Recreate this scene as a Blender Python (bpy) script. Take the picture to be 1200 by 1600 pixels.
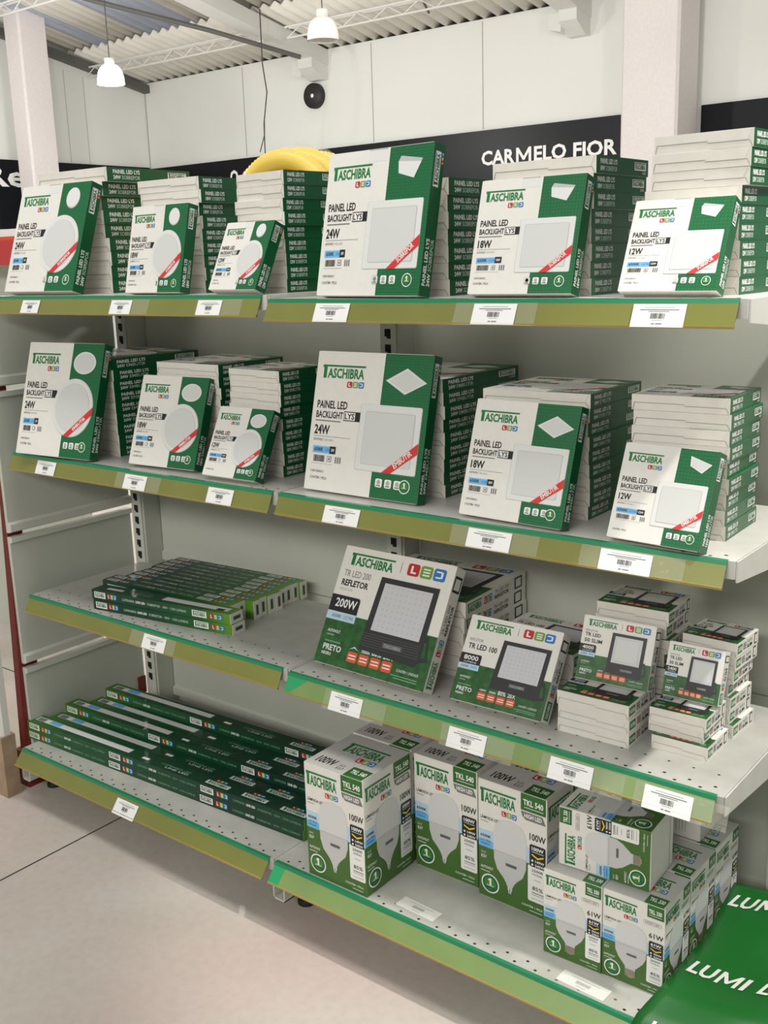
import bpy, math, random
from mathutils import Matrix, Vector
random.seed(7)
for o in list(bpy.data.objects): bpy.data.objects.remove(o)
SC = bpy.context.scene
COL = SC.collection
R_ = math.radians

# ------------------------------------------------------------------ camera
YAW, PITCH, ROLL = -0.67380, -0.23580, -0.03120
cam_data = bpy.data.cameras.new('camera')
cam_data.sensor_fit = 'VERTICAL'; cam_data.sensor_height = 24.0
cam_data.lens = 24.0 * 1650.9 / 1600.0
cam_data.clip_start = 0.05; cam_data.clip_end = 200
cam = bpy.data.objects.new('camera', cam_data); COL.objects.link(cam)
fwd = Vector((math.sin(YAW) * math.cos(PITCH), math.cos(YAW) * math.cos(PITCH), math.sin(PITCH)))
rt = Vector((math.cos(YAW), -math.sin(YAW), 0)); up = rt.cross(fwd)
r2 = rt * math.cos(ROLL) + up * math.sin(ROLL); u2 = up * math.cos(ROLL) - rt * math.sin(ROLL)
M = Matrix((r2, u2, -fwd)).transposed().to_4x4(); M.translation = Vector((2.564, -1.5959, 1.4844))
cam.matrix_world = M
SC.camera = cam

# ------------------------------------------------------------------ world, lights, exposure
W = bpy.data.worlds.new('daylight'); SC.world = W; W.use_nodes = True
bg = W.node_tree.nodes['Background']; bg.inputs[0].default_value = (0.93, 0.97, 1.0, 1); bg.inputs[1].default_value = 0.32
SC.view_settings.view_transform = 'Standard'; SC.view_settings.look = 'None'
SC.view_settings.exposure = 0.0; SC.view_settings.gamma = 1.0
try: SC.view_settings.use_curve_mapping = False
except Exception: pass
def area(name, loc, target, sx, sy, power, color=(1, .97, .92)):
    l = bpy.data.lights.new(name, 'AREA'); l.shape = 'RECTANGLE'; l.size = sx; l.size_y = sy; l.energy = power; l.color = color
    o = bpy.data.objects.new(name, l); COL.objects.link(o); o.location = loc
    o.rotation_euler = (Vector(target) - Vector(loc)).to_track_quat('-Z', 'Y').to_euler(); return o
area('aisle_luminaires', (2.0, -5.4, 3.35), (1.0, 0.2, 0.9), 5.0, 0.7, 176)
area('ceiling_luminaires', (0.4, -0.55, 4.3), (0.4, -0.55, 0), 4.0, 0.7, 64)
def fill_light(loc, power):
    l = bpy.data.lights.new('hall_fill', 'POINT'); l.energy = power; l.shadow_soft_size = .15; l.color = (1, .985, .96)
    o = bpy.data.objects.new('hall_fill', l); COL.objects.link(o); o.location = loc
for q in ((-3.4, 2.2, 2.85), (-.6, 3.2, 2.85), (-5.6, 3.0, 2.9), (1.6, 3.0, 2.85)): fill_light(q, 92)  # added fill points without fixtures, brightening the hall walls and roof
def spot(name, loc, target, power, size, blend, rad):
    l = bpy.data.lights.new(name, 'SPOT'); l.energy = power; l.spot_size = R_(size); l.spot_blend = blend; l.shadow_soft_size = rad; l.color = (1, .97, .9)
    o = bpy.data.objects.new(name, l); COL.objects.link(o); o.location = loc
    o.rotation_euler = (Vector(target) - Vector(loc)).to_track_quat('-Z', 'Y').to_euler(); return o
spot('end_of_aisle_spotlight', (2.95, 0.05, 3.0), (2.0, 0.22, 0.9), 230, 34, .5, .05)

# ------------------------------------------------------------------ materials
def lin(c):
    return tuple(((v / 255) / 12.92 if v / 255 <= .04045 else ((v / 255 + .055) / 1.055) ** 2.4) for v in c) + (1,)
MATS = {}
def mat(name, rgb, rough=.5, metal=0.0, noise=0.0, nscale=30, bump=0.0, emit=0.0, spec=None, coat=0.0):
    m = bpy.data.materials.new(name); m.use_nodes = True; nt = m.node_tree; b = nt.nodes['Principled BSDF']
    c = lin(rgb); b.inputs['Base Color'].default_value = c; b.inputs['Roughness'].default_value = rough; b.inputs['Metallic'].default_value = metal
    if spec is not None: b.inputs['Specular IOR Level'].default_value = spec
    if coat: b.inputs['Coat Weight'].default_value = coat; b.inputs['Coat Roughness'].default_value = .15
    if emit: b.inputs['Emission Color'].default_value = c; b.inputs['Emission Strength'].default_value = emit
    if noise or bump:
        tc = nt.nodes.new('ShaderNodeTexCoord'); nz = nt.nodes.new('ShaderNodeTexNoise'); nz.inputs['Scale'].default_value = nscale; nz.inputs['Detail'].default_value = 5
        nt.links.new(tc.outputs['Object'], nz.inputs['Vector'])
        if noise:
            mx = nt.nodes.new('ShaderNodeMixRGB'); mx.blend_type = 'MIX'
            mx.inputs[1].default_value = tuple(max(0, v * (1 - noise)) for v in c[:3]) + (1,); mx.inputs[2].default_value = tuple(min(1, v * (1 + noise)) for v in c[:3]) + (1,)
            rp = nt.nodes.new('ShaderNodeValToRGB'); rp.color_ramp.elements[0].position = .3; rp.color_ramp.elements[1].position = .7
            nt.links.new(nz.outputs['Fac'], rp.inputs[0]); nt.links.new(rp.outputs[0], mx.inputs[0]); nt.links.new(mx.outputs[0], b.inputs['Base Color'])
        if bump:
            bp = nt.nodes.new('ShaderNodeBump'); bp.inputs['Strength'].default_value = bump; bp.inputs['Distance'].default_value = .01
            nt.links.new(nz.outputs['Fac'], bp.inputs['Height']); nt.links.new(bp.outputs[0], b.inputs['Normal'])
    MATS[name] = m; return m
def grid_green(name, rgb, rgb2, cell=.006):
    """printed green with a fine darker square grid"""
    m = mat(name, rgb, .38); nt = m.node_tree; b = nt.nodes['Principled BSDF']
    tc = nt.nodes.new('ShaderNodeTexCoord'); br = nt.nodes.new('ShaderNodeTexBrick'); mp = nt.nodes.new('ShaderNodeMapping')
    mp.inputs['Rotation'].default_value = (R_(90), 0, 0)
    br.offset = 0; br.inputs['Color1'].default_value = lin(rgb); br.inputs['Color2'].default_value = lin(tuple(v * 1.04 for v in rgb)); br.inputs['Mortar'].default_value = lin(rgb2)
    br.inputs['Scale'].default_value = 1; br.inputs['Brick Width'].default_value = cell; br.inputs['Row Height'].default_value = cell; br.inputs['Mortar Size'].default_value = cell * .09
    nt.links.new(tc.outputs['Object'], mp.inputs[0]); nt.links.new(mp.outputs[0], br.inputs[0]); nt.links.new(br.outputs[0], b.inputs['Base Color'])
mat('carton_white', (232, 229, 222), .5, noise=.02, nscale=60)
mat('carton_flap', (226, 222, 213), .6, noise=.03, nscale=40)
mat('carton_shaded', (196, 194, 189), .45)  # bulb carton tops: white board with shade put into the colour
mat('crease', (150, 147, 140), .7)
grid_green('print_green', (24, 106, 60), (18, 88, 49))
mat('print_green_side', (15, 88, 50), .3, noise=.06, nscale=12)
mat('logo_green', (14, 122, 58), .4)
mat('ink_black', (28, 28, 30), .45)
mat('ink_grey', (120, 120, 120), .5)
mat('ink_pale', (176, 176, 174), .5)
mat('ink_white', (240, 240, 236), .5)
mat('side_text', (206, 222, 210), .5)
mat('side_text_faint', (118, 168, 132), .5)
mat('panel_image', (214, 215, 212), .45)
mat('panel_rim', (226, 227, 224), .45)
mat('panel_shade', (190, 191, 188), .45)
mat('ribbon_red', (214, 52, 52), .45)
mat('ink_red', (192, 40, 46), .45)
mat('ink_lime', (116, 158, 52), .45)
mat('seal_green', (64, 134, 48), .45)
mat('ink_blue', (44, 120, 190), .45)
mat('band_blue', (112, 184, 232), .45)
mat('pale_blue', (186, 214, 232), .45)
mat('ink_orange', (222, 92, 48), .45)
mat('ink_yellow', (236, 208, 40), .45)
mat('grass_green', (40, 92, 40), .4, noise=.4, nscale=60)
mat('bulb_green', (68, 108, 44), .42, noise=.05, nscale=40)
mat('bulb_dark_green', (46, 104, 40), .42, noise=.2, nscale=18)
mat('bulb_image', (216, 216, 216), .45)
mat('bulb_image_low', (200, 200, 200), .45)
mat('flood_black', (46, 46, 48), .45)
mat('flood_panel', (206, 206, 210), .45)
mat('flood_led', (196, 195, 200), .45)
mat('flood_grey', (96, 96, 98), .45)
mat('metal_screw', (170, 160, 140), .35, .6)
# long tube cartons: printed green running from bright at the end caps to dark
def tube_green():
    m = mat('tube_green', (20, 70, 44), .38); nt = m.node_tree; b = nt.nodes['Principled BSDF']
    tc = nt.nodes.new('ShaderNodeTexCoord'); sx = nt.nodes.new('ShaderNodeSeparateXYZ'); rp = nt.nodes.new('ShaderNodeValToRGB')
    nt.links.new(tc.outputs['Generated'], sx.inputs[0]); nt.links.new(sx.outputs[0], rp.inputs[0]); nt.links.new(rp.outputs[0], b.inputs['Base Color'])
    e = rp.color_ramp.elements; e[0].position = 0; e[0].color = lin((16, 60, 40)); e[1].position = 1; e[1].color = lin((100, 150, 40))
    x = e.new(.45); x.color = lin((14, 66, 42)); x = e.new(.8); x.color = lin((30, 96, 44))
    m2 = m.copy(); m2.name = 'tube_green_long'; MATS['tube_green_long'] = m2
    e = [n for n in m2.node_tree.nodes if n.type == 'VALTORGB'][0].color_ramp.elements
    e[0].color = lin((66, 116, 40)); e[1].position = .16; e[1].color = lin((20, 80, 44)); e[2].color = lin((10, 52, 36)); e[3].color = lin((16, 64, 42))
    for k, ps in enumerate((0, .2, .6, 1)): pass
tube_green()
mat('steel_grey', (204, 206, 197), .42, noise=.03, nscale=9)
mat('steel_panel', (196, 199, 188), .5, noise=.03, nscale=5)
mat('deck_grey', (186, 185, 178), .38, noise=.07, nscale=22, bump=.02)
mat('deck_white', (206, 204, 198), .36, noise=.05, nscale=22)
mat('slot_black', (22, 22, 22), .8)
mat('hole_black', (40, 38, 34), .9)
mat('rail_olive', (124, 126, 60), .28, noise=.07, nscale=6, coat=.4)
mat('rail_green', (124, 148, 88), .28, noise=.08, nscale=8, coat=.4)
mat('rail_lip', (32, 130, 88), .25, coat=.3)
mat('rail_end_green', (40, 158, 100), .25, coat=.3)
mat('rail_tan', (166, 146, 78), .4)
mat('tag_white', (238, 238, 236), .4)
mat('red_paint', (116, 34, 34), .4)
mat('red_plastic', (196, 58, 60), .35)
mat('wall_white', (232, 233, 229), .75, noise=.015, nscale=1.2)
mat('wall_seam', (176, 176, 172), .8)
mat('column_white', (226, 219, 218), .8, noise=.03, nscale=40, bump=.3)
mat('fascia_black', (22, 24, 28), .35, spec=.2)
mat('sign_white', (245, 245, 245), .5)
mat('roof_sheet', (222, 219, 210), .85, noise=.07, nscale=3)
mat('steel_white', (222, 222, 218), .6)
mat('conduit_dark', (92, 92, 88), .6)
mat('wire_dark', (70, 68, 64), .6)
mat('speaker_black', (34, 34, 34), .55)
mat('wood_base', (164, 142, 116), .6, noise=.12, nscale=25)
mat('rib_white', (226, 225, 216), .5)
mat('hose_yellow', (250, 214, 30), .4)
mat('bag_green', (26, 98, 38), .3, noise=.08, nscale=5, bump=.12)
mat('bag_print', (222, 222, 216), .4)
mat('foot_black', (30, 30, 30), .5)
mat('lamp_lit', (255, 253, 246), .4, emit=5.0)
mat('lamp_opal', (232, 230, 224), .35)
mat('lamp_socket', (214, 212, 206), .5)
def sheer(name, rgb, alpha, rough=.12):
    m = mat(name, rgb, rough, bump=.5, nscale=14); m.node_tree.nodes['Principled BSDF'].inputs['Alpha'].default_value = alpha; return m
sheer('clear_wrap', (250, 248, 235), .16)
sheer('clear_tape', (222, 224, 205), .11)
def skylight():
    m = bpy.data.materials.new('skylight_sheet'); m.use_nodes = True; nt = m.node_tree; nt.nodes.clear()
    o = nt.nodes.new('ShaderNodeOutputMaterial'); mx = nt.nodes.new('ShaderNodeMixShader'); t = nt.nodes.new('ShaderNodeBsdfTranslucent'); d = nt.nodes.new('ShaderNodeBsdfDiffuse')
    t.inputs[0].default_value = lin((246, 246, 250)); d.inputs[0].default_value = lin((205, 212, 226)); mx.inputs[0].default_value = .3
    nt.links.new(t.outputs[0], mx.inputs[1]); nt.links.new(d.outputs[0], mx.inputs[2]); nt.links.new(mx.outputs[0], o.inputs[0]); MATS['skylight_sheet'] = m
skylight()
def floor_mat():
    m = mat('floor_concrete', (186, 176, 164), .55); nt = m.node_tree; b = nt.nodes['Principled BSDF']
    tc = nt.nodes.new('ShaderNodeTexCoord'); n1 = nt.nodes.new('ShaderNodeTexNoise'); n1.inputs['Scale'].default_value = 2.2; n1.inputs['Detail'].default_value = 6
    n2 = nt.nodes.new('ShaderNodeTexNoise'); n2.inputs['Scale'].default_value = 1.3; n2.inputs['Detail'].default_value = 3
    n3 = nt.nodes.new('ShaderNodeTexNoise'); n3.inputs['Scale'].default_value = 45; n3.inputs['Detail'].default_value = 8
    for n in (n1, n2, n3): nt.links.new(tc.outputs['Object'], n.inputs['Vector'])
    a = nt.nodes.new('ShaderNodeValToRGB'); a.color_ramp.elements[0].position = .35; a.color_ramp.elements[0].color = lin((196, 187, 175)); a.color_ramp.elements[1].position = .65; a.color_ramp.elements[1].color = lin((210, 202, 192))
    p = nt.nodes.new('ShaderNodeValToRGB'); p.color_ramp.elements[0].position = .52; p.color_ramp.elements[0].color = (0, 0, 0, 1); p.color_ramp.elements[1].position = .68; p.color_ramp.elements[1].color = (.5, .5, .5, 1)
    mx = nt.nodes.new('ShaderNodeMixRGB'); mx.inputs[2].default_value = lin((212, 186, 180))
    s = nt.nodes.new('ShaderNodeMixRGB'); s.blend_type = 'MULTIPLY'; s.inputs[0].default_value = .35
    nt.links.new(n1.outputs['Fac'], a.inputs[0]); nt.links.new(n2.outputs['Fac'], p.inputs[0]); nt.links.new(a.outputs[0], mx.inputs[1]); nt.links.new(p.outputs[0], mx.inputs[0])
    r3 = nt.nodes.new('ShaderNodeValToRGB'); r3.color_ramp.elements[0].position = .3; r3.color_ramp.elements[0].color = (.8, .8, .8, 1); r3.color_ramp.elements[1].position = .6
    nt.links.new(n3.outputs['Fac'], r3.inputs[0]); nt.links.new(mx.outputs[0], s.inputs[1]); nt.links.new(r3.outputs[0], s.inputs[2]); nt.links.new(s.outputs[0], b.inputs['Base Color'])
floor_mat()

# ------------------------------------------------------------------ mesh helpers
TXT = {}
def text_geo(s, bold=0.0):
    k = (s, bold)
    if k not in TXT:
        cu = bpy.data.curves.new('lettering', 'FONT'); cu.body = s; cu.resolution_u = 2; cu.offset = bold; cu.fill_mode = 'FRONT'
        ob = bpy.data.objects.new('lettering', cu); COL.objects.link(ob)
        ev = ob.evaluated_get(bpy.context.evaluated_depsgraph_get()); me = ev.to_mesh()
        vs = [(v.co.x, v.co.y) for v in me.vertices]; fs = [tuple(p.vertices) for p in me.polygons]
        ev.to_mesh_clear(); bpy.data.objects.remove(ob); bpy.data.curves.remove(cu)
        x0 = min(v[0] for v in vs); x1 = max(v[0] for v in vs); y0 = min(v[1] for v in vs); y1 = max(v[1] for v in vs)
        TXT[k] = ([((x - x0) / (x1 - x0), (y - y0) / (y1 - y0)) for x, y in vs], fs, (x1 - x0) / (y1 - y0))
    return TXT[k]
def compose(word, bold, parts):
    """heavy lettering set from runs of letters, with a drawn M"""
    vs = []; fs = []
    for t, xa, xb in parts:
        n = len(vs)
        if t == 'M':
            v = [(0, 0), (.17, 0), (.17, .66), (.44, .16), (.56, .16), (.83, .66), (.83, 0), (1, 0), (1, 1), (.83, 1), (.5, .40), (.17, 1), (0, 1)]; f = [(0, 1, 2, 11, 12), (2, 3, 10, 11), (3, 4, 10), (4, 5, 9, 10), (5, 6, 7, 8, 9)]
        elif t == 'I': v = [(0, 0), (1, 0), (1, 1), (0, 1)]; f = [(0, 1, 2, 3)]
        else: v, f, _ = text_geo(t, bold)
        vs += [(xa + (xb - xa) * x, y) for x, y in v]; fs += [tuple(i + n for i in q) for q in f]
    TXT[(word, bold)] = (vs, fs, 1.0)
compose('LUMI', .03, (('LU', 0, .44), ('M', .50, .86), ('I', .92, 1)))
compose('CARMELO', .03, (('CAR', 0, .405), ('M', .422, .60), ('ELO', .632, 1)))
EPS = 0.00022
class Frame:
    """a printed face: corner o, directions u and v, size w x h"""
    def __init__(s, o, u, v, w, h): s.o = Vector(o); s.u = Vector(u); s.v = Vector(v); s.n = s.u.cross(s.v); s.w = w; s.h = h
    def at(s, a, b, l): return s.o + s.u * (a * s.w) + s.v * (b * s.h) + s.n * (l * EPS)
class MB:
    def __init__(s): s.v = []; s.f = []; s.m = []; s.slots = []
    def mi(s, m):
        if m not in s.slots: s.slots.append(m)
        return s.slots.index(m)
    def add(s, vs, fs, m):
        n = len(s.v); s.v += [tuple(v) for v in vs]; k = s.mi(m)
        for f in fs: s.f.append(tuple(i + n for i in f)); s.m.append(k)
    def box(s, a, b, m, faces=None):
        x0, y0, z0 = a; x1, y1, z1 = b
        v = [(x0, y0, z0), (x1, y0, z0), (x1, y1, z0), (x0, y1, z0), (x0, y0, z1), (x1, y0, z1), (x1, y1, z1), (x0, y1, z1)]
        F = {'bottom': (0, 3, 2, 1), 'top': (4, 5, 6, 7), 'front': (0, 1, 5, 4), 'right': (1, 2, 6, 5), 'back': (2, 3, 7, 6), 'left': (3, 0, 4, 7)}
        n = len(s.v); s.v += v
        for k, f in F.items(): s.f.append(tuple(i + n for i in f)); s.m.append(s.mi((faces or {}).get(k, m)))
    def prism(s, prof, m, axis='x', a=0, b=1):
        """closed 2-D outline swept between a and b along an axis"""
        n = len(prof)
        def P(p, t): return {'x': (t, p[0], p[1]), 'y': (p[0], t, p[1]), 'z': (p[0], p[1], t)}[axis]
        s.add([P(p, a) for p in prof] + [P(p, b) for p in prof], [tuple(range(n)), tuple(range(2 * n - 1, n - 1, -1))] + [(i, (i + 1) % n, n + (i + 1) % n, n + i) for i in range(n)], m)
    def lathe(s, prof, c, m, seg=28):
        vs = []; fs = []
        for r, z in prof:
            for k in range(seg): t = 2 * math.pi * k / seg; vs.append((c[0] + r * math.cos(t), c[1] + r * math.sin(t), c[2] + z))
        for i in range(len(prof) - 1):
            for k in range(seg): a = i * seg + k; b = i * seg + (k + 1) % seg; fs.append((a, b, b + seg, a + seg))
        s.add(vs, fs, m)
    def tube(s, pts, r, m, seg=8, cap=True, closed=False, rf=None):
        pts = [Vector(p) for p in pts]; vs = []; fs = []; n = len(pts); prev = None
        for i, p in enumerate(pts):
            d = (pts[(i + 1) % n] - pts[i - 1]) if closed else (pts[min(i + 1, n - 1)] - pts[max(i - 1, 0)])
            d.normalize()
            a = prev if prev is not None else (Vector((0, 0, 1)) if abs(d.z) < .9 else Vector((1, 0, 0)))
            u = (a - d * a.dot(d)).normalized(); prev = u; w = d.cross(u); rr = rf(i) if rf else r
            for k in range(seg): t = 2 * math.pi * k / seg; vs.append(p + (u * math.cos(t) + w * math.sin(t)) * rr)
        for i in range(n if closed else n - 1):
            for k in range(seg):
                a = i * seg + k; b = i * seg + (k + 1) % seg; c = ((i + 1) % n) * seg
                fs.append((a, b, c + (k + 1) % seg, c + k))
        if cap and not closed: fs += [tuple(range(seg - 1, -1, -1)), tuple(range((n - 1) * seg, n * seg))]
        s.add(vs, fs, m)
    # flat print on a Frame, in fractions of the face
    def poly(s, F, pts, m, l=1): s.add([F.at(a, b, l) for a, b in pts], [tuple(range(len(pts)))], m)
    def rect(s, F, a0, b0, a1, b1, m, l=1): s.poly(F, [(a0, b0), (a1, b0), (a1, b1), (a0, b1)], m, l)
    def rrect(s, F, a0, b0, a1, b1, m, l=1, r=.2):
        k = min((a1 - a0) * F.w, (b1 - b0) * F.h) * r; ra = k / F.w; rb = k / F.h; p = []
        for cx, cy, t0 in ((a1 - ra, b1 - rb, 0), (a0 + ra, b1 - rb, 90), (a0 + ra, b0 + rb, 180), (a1 - ra, b0 + rb, 270)):
            for q in (0, 30, 60, 90): t = R_(t0 + q); p.append((cx + ra * math.cos(t), cy + rb * math.sin(t)))
        s.poly(F, p, m, l)
    def disc(s, F, a, b, ra, rb, m, l=1, n=32): s.poly(F, [(a + ra * math.cos(2 * math.pi * k / n), b + rb * math.sin(2 * math.pi * k / n)) for k in range(n)], m, l)
    def text(s, F, t, a0, b0, a1, b1, m, l=2, bold=0.0, fit=True, turn=0):
        vs, fs, asp = text_geo(t, bold)
        if not fit: a1 = a0 + asp * (b1 - b0) * F.h / F.w * (fit if fit else 1)
        if turn:   # rotated quarter turn counter-clockwise inside the rectangle
            s.add([F.at(a1 - y * (a1 - a0), b0 + x * (b1 - b0), l) for x, y in vs], fs, m)
        else: s.add([F.at(a0 + x * (a1 - a0), b0 + y * (b1 - b0), l) for x, y in vs], fs, m)
    def build(s, name, parent=None, loc=(0, 0, 0)):
        me = bpy.data.meshes.new(name); me.from_pydata(s.v, [], s.f)
        for k in s.slots: me.materials.append(MATS[k])
        me.polygons.foreach_set('material_index', s.m); me.update()
        o = bpy.data.objects.new(name, me); COL.objects.link(o); o.location = loc
        if parent: o.parent = parent
        return o
    def smooth(s, o):
        o.data.polygons.foreach_set('use_smooth', [True] * len(o.data.polygons)); return o
def tag(o, label=None, cat=None, group=None, kind=None):
    if label: o['label'] = label
    if cat: o['category'] = cat
    if group: o['group'] = group
    if kind: o['kind'] = kind
    return o
def empty(name, loc=(0, 0, 0), rot=(0, 0, 0)):
    o = bpy.data.objects.new(name, None); COL.objects.link(o); o.location = loc; o.rotation_euler = rot; o.empty_display_size = .05; return o
def copy_tree(o):
    c = o.copy(); COL.objects.link(c)
    for k in list(c.keys()): del c[k]
    for ch in o.children:
        d = ch.copy(); COL.objects.link(d); d.parent = c
        for g in ch.children: e = g.copy(); COL.objects.link(e); e.parent = d
    return c

# ------------------------------------------------------------------ the hall: floor, walls, columns, roof
b = MB(); b.box((-9, -9, -.1), (9, 9, 0), 'floor_concrete')
Ff = Frame((0, 0, 0), (1, 0, 0), (0, 1, 0), 1, 1)
b.rect(Ff, .3155, -6, .3205, 7, 'hole_black', 1); b.rect(Ff, -8, .46, 8, .465, 'hole_black', 1)
tag(b.build('floor'), kind='structure')
XL, YW, ZW = -7.67, 7.0, 3.53
def roofz(y): return 3.55 + .2 * (YW - y)
b = MB(); b.box((XL, YW, 0), (6, YW + .15, ZW), 'wall_white')
Fw = Frame((0, YW, 0), (1, 0, 0), (0, 0, 1), 1, 1)
for x in (-6.05, -4.28, -3.0, -.2, 1.2): b.rect(Fw, x - .006, 2.6, x + .006, ZW - .02, 'wall_seam', 2)
b.rect(Fw, XL, 0, XL + .02, ZW, 'wall_seam', 2)
tag(b.build('wall_back'), kind='structure')
b = MB(); b.add([(XL, y, z) for y, z in ((-4, 0), (YW, 0), (YW, ZW), (-4, roofz(-4) - .05))] + [(XL - .15, y, z) for y, z in ((-4, 0), (YW, 0), (YW, ZW), (-4, roofz(-4) - .05))],
    [(0, 1, 2, 3), (7, 6, 5, 4), (0, 4, 5, 1), (1, 5, 6, 2), (2, 6, 7, 3), (3, 7, 4, 0)], 'wall_white')
Fl = Frame((XL, 0, 0), (0, 1, 0), (0, 0, 1), 1, 1)
for y in (5.9, 6.15, 4.4, 3.0): b.rect(Fl, y - .004, 2.6, y + .004, roofz(y) - .2, 'wall_seam', 2)
tag(b.build('wall_left'), kind='structure')
b = MB(); b.box((-2.5, -3.1, 0), (6.5, -3.0, 1.66), 'steel_panel'); tag(b.build('wall_light_block'), kind='structure')  # unseen wall added behind the camera to darken the floor under the shelves
def column(name, x0, x1, y0, y1, z1):
    b = MB(); c = .02
    b.prism([(x0 + c, y0), (x1 - c, y0), (x1, y0 + c), (x1, y1), (x0, y1), (x0, y0 + c)], 'column_white', 'z', 0, z1)
    tag(b.build(name), kind='structure')
column('wall_column_left', -7.39, -7.13, 5.03, 5.34, 4.0)
column('wall_column_right', -1.40, -.93, 6.5, 6.87, 3.62)
# black fascia band with white lettering, along both walls
def fascia(name, a, bb, axis):
    b = MB()
    if axis == 'x': b.box((a, YW - .03, 1.9), (bb, YW - .001, 2.585), 'fascia_black')
    else: b.box((XL + .001, a, 1.9), (XL + .03, bb, 2.6), 'fascia_black')
    return b.build(name)
o = fascia('sign_fascia', XL + .03, -1.4, 'x'); tag(o, 'long black glossy sign band with white capital letters on back wall', 'sign')
F = Frame((0, YW - .031, 0), (1, 0, 0), (0, 0, 1), 1, 1)
for word, xa, xb, za, zb in (('CARMELO', -3.0, -2.127, 2.277, 2.405), ('FIOR', -2.06, -1.65, 2.272, 2.402), ('O', -6.297, -6.165, 2.31, 2.475)):
    b = MB(); b.text(F, word, xa, za, xb, zb, 'sign_white', 20, .03); b.build('lettering', o)
o = fascia('sign_fascia', -.93, 6, 'x'); tag(o, 'black glossy sign band on back wall right of the column', 'sign')
o = fascia('sign_fascia', -2, YW - .03, 'y'); tag(o, 'black glossy sign band with white letters along the left wall', 'sign')
b = MB(); F = Frame((XL + .031, 0, 0), (0, 1, 0), (0, 0, 1), 1, 1)
b.text(F, 'Rea', 4.78, 2.325, 5.50, 2.545, 'sign_white', 20, .024); b.build('lettering', o)
# corrugated roof sheets, three overlapping rows, with skylight sheets let in
PER = .14
def sheet(name, x0, x1, y0, y1, dz, m):
    n = max(8, int((x1 - x0) / PER * 8)); vs = []; fs = []
    for i in range(n + 1):
        x = x0 + (x1 - x0) * i / n; w = .022 * math.sin(2 * math.pi * x / PER)
        for y, t in ((y0, 0), (y1, 0), (y0, .008), (y1, .008)): vs.append((x, y, roofz(y) + w + dz + t))
    for i in range(n):
        a = 4 * i; c = a + 4
        fs += [(a, c, c + 1, a + 1), (a + 2, a + 3, c + 3, c + 2), (a, a + 2, c + 2, c), (a + 1, c + 1, c + 3, a + 3)]
    b = MB(); b.add(vs, fs, m); o = b.build(name); b.smooth(o); return o
tag(sheet('ceiling', -7.75, 6, 6.0, 7.3, 0, 'roof_sheet'), kind='structure')
tag(sheet('ceiling', -7.75, -7.28, 4.2, 6.1, .034, 'roof_sheet'), kind='structure')
tag(sheet('ceiling', -7.0, -6.44, 4.2, 6.1, .034, 'roof_sheet'), kind='structure')
tag(sheet('ceiling', -5.68, 6, 4.2, 6.1, .034, 'roof_sheet'), kind='structure')
tag(sheet('ceiling', -7.75, 6, 2.4, 4.3, .068, 'roof_sheet'), kind='structure')
tag(sheet('ceiling', -7.75, 6, 0.6, 2.5, .102, 'roof_sheet'), kind='structure')
tag(sheet('window_1', -6.44, -5.68, 4.2, 6.1, .034, 'skylight_sheet'), kind='structure')
tag(sheet('window_2', -7.28, -7.0, 4.2, 6.1, .034, 'skylight_sheet'), kind='structure')
# gutter strip where the left wall meets the roof
b = MB(); b.add([(XL + d, y, roofz(y) - h) for y in (1, 7) for d, h in ((.0, .13), (.1, .13), (.1, .05), (.0, .05))], [(0, 1, 2, 3), (7, 6, 5, 4), (0, 4, 5, 1), (1, 5, 6, 2), (2, 6, 7, 3), (3, 7, 4, 0)], 'conduit_dark')
tag(b.build('trim_1'), kind='structure')
# concrete rafters with corbels
def rafter(name, x0, x1):
    b = MB(); y0, y1 = 1.0, YW
    b.add([(x, y, roofz(y) - h) for x in (x0, x1) for y, h in ((y0, .03), (y1, .03), (y1, .17), (y0, .17))], [(0, 1, 2, 3), (7, 6, 5, 4), (0, 4, 5, 1), (1, 5, 6, 2), (2, 6, 7, 3), (3, 7, 4, 0)], 'steel_white')
    xm = (x0 + x1) / 2
    b.prism([(YW, 3.24), (YW - .08, 3.24), (YW - .24, 3.34), (YW - .24, 3.52), (YW, 3.52)], 'steel_white', 'x', x0 + .02, x1 - .012)
    b.prism([(x0 - .10, 3.30), (x0 + .02, 3.27), (x0 + .02, 3.42), (x0 - .10, 3.42)], 'steel_white', 'y', YW - .2, YW - .02)
    tag(b.build(name), kind='structure')
rafter('ceiling_beam_left', -5.05, -4.83); rafter('ceiling_beam_right', -2.12, -1.92)
# lattice purlins
def purlin(name, x0, x1, y):
    b = MB(); z = roofz(y) - .10; n = int((x1 - x0) / .16)
    for dz, dy in ((0, -.03), (0, .03), (-.09, 0)): b.tube([(x0, y + dy, z + dz), (x1, y + dy, z + dz)], .009, 'steel_white', 6)
    pts = [(x0 + (x1 - x0) * i / n, y, z if i % 2 else z - .09) for i in range(n + 1)]
    b.tube(pts, .006, 'steel_white', 5)
    tag(b.build(name), kind='structure')
purlin('ceiling_purlin_1', XL, -4.94, 6.2); purlin('ceiling_purlin_2', -4.68, -2.13, 6.25); purlin('ceiling_purlin_3', XL, -4.94, 4.7)
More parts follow.
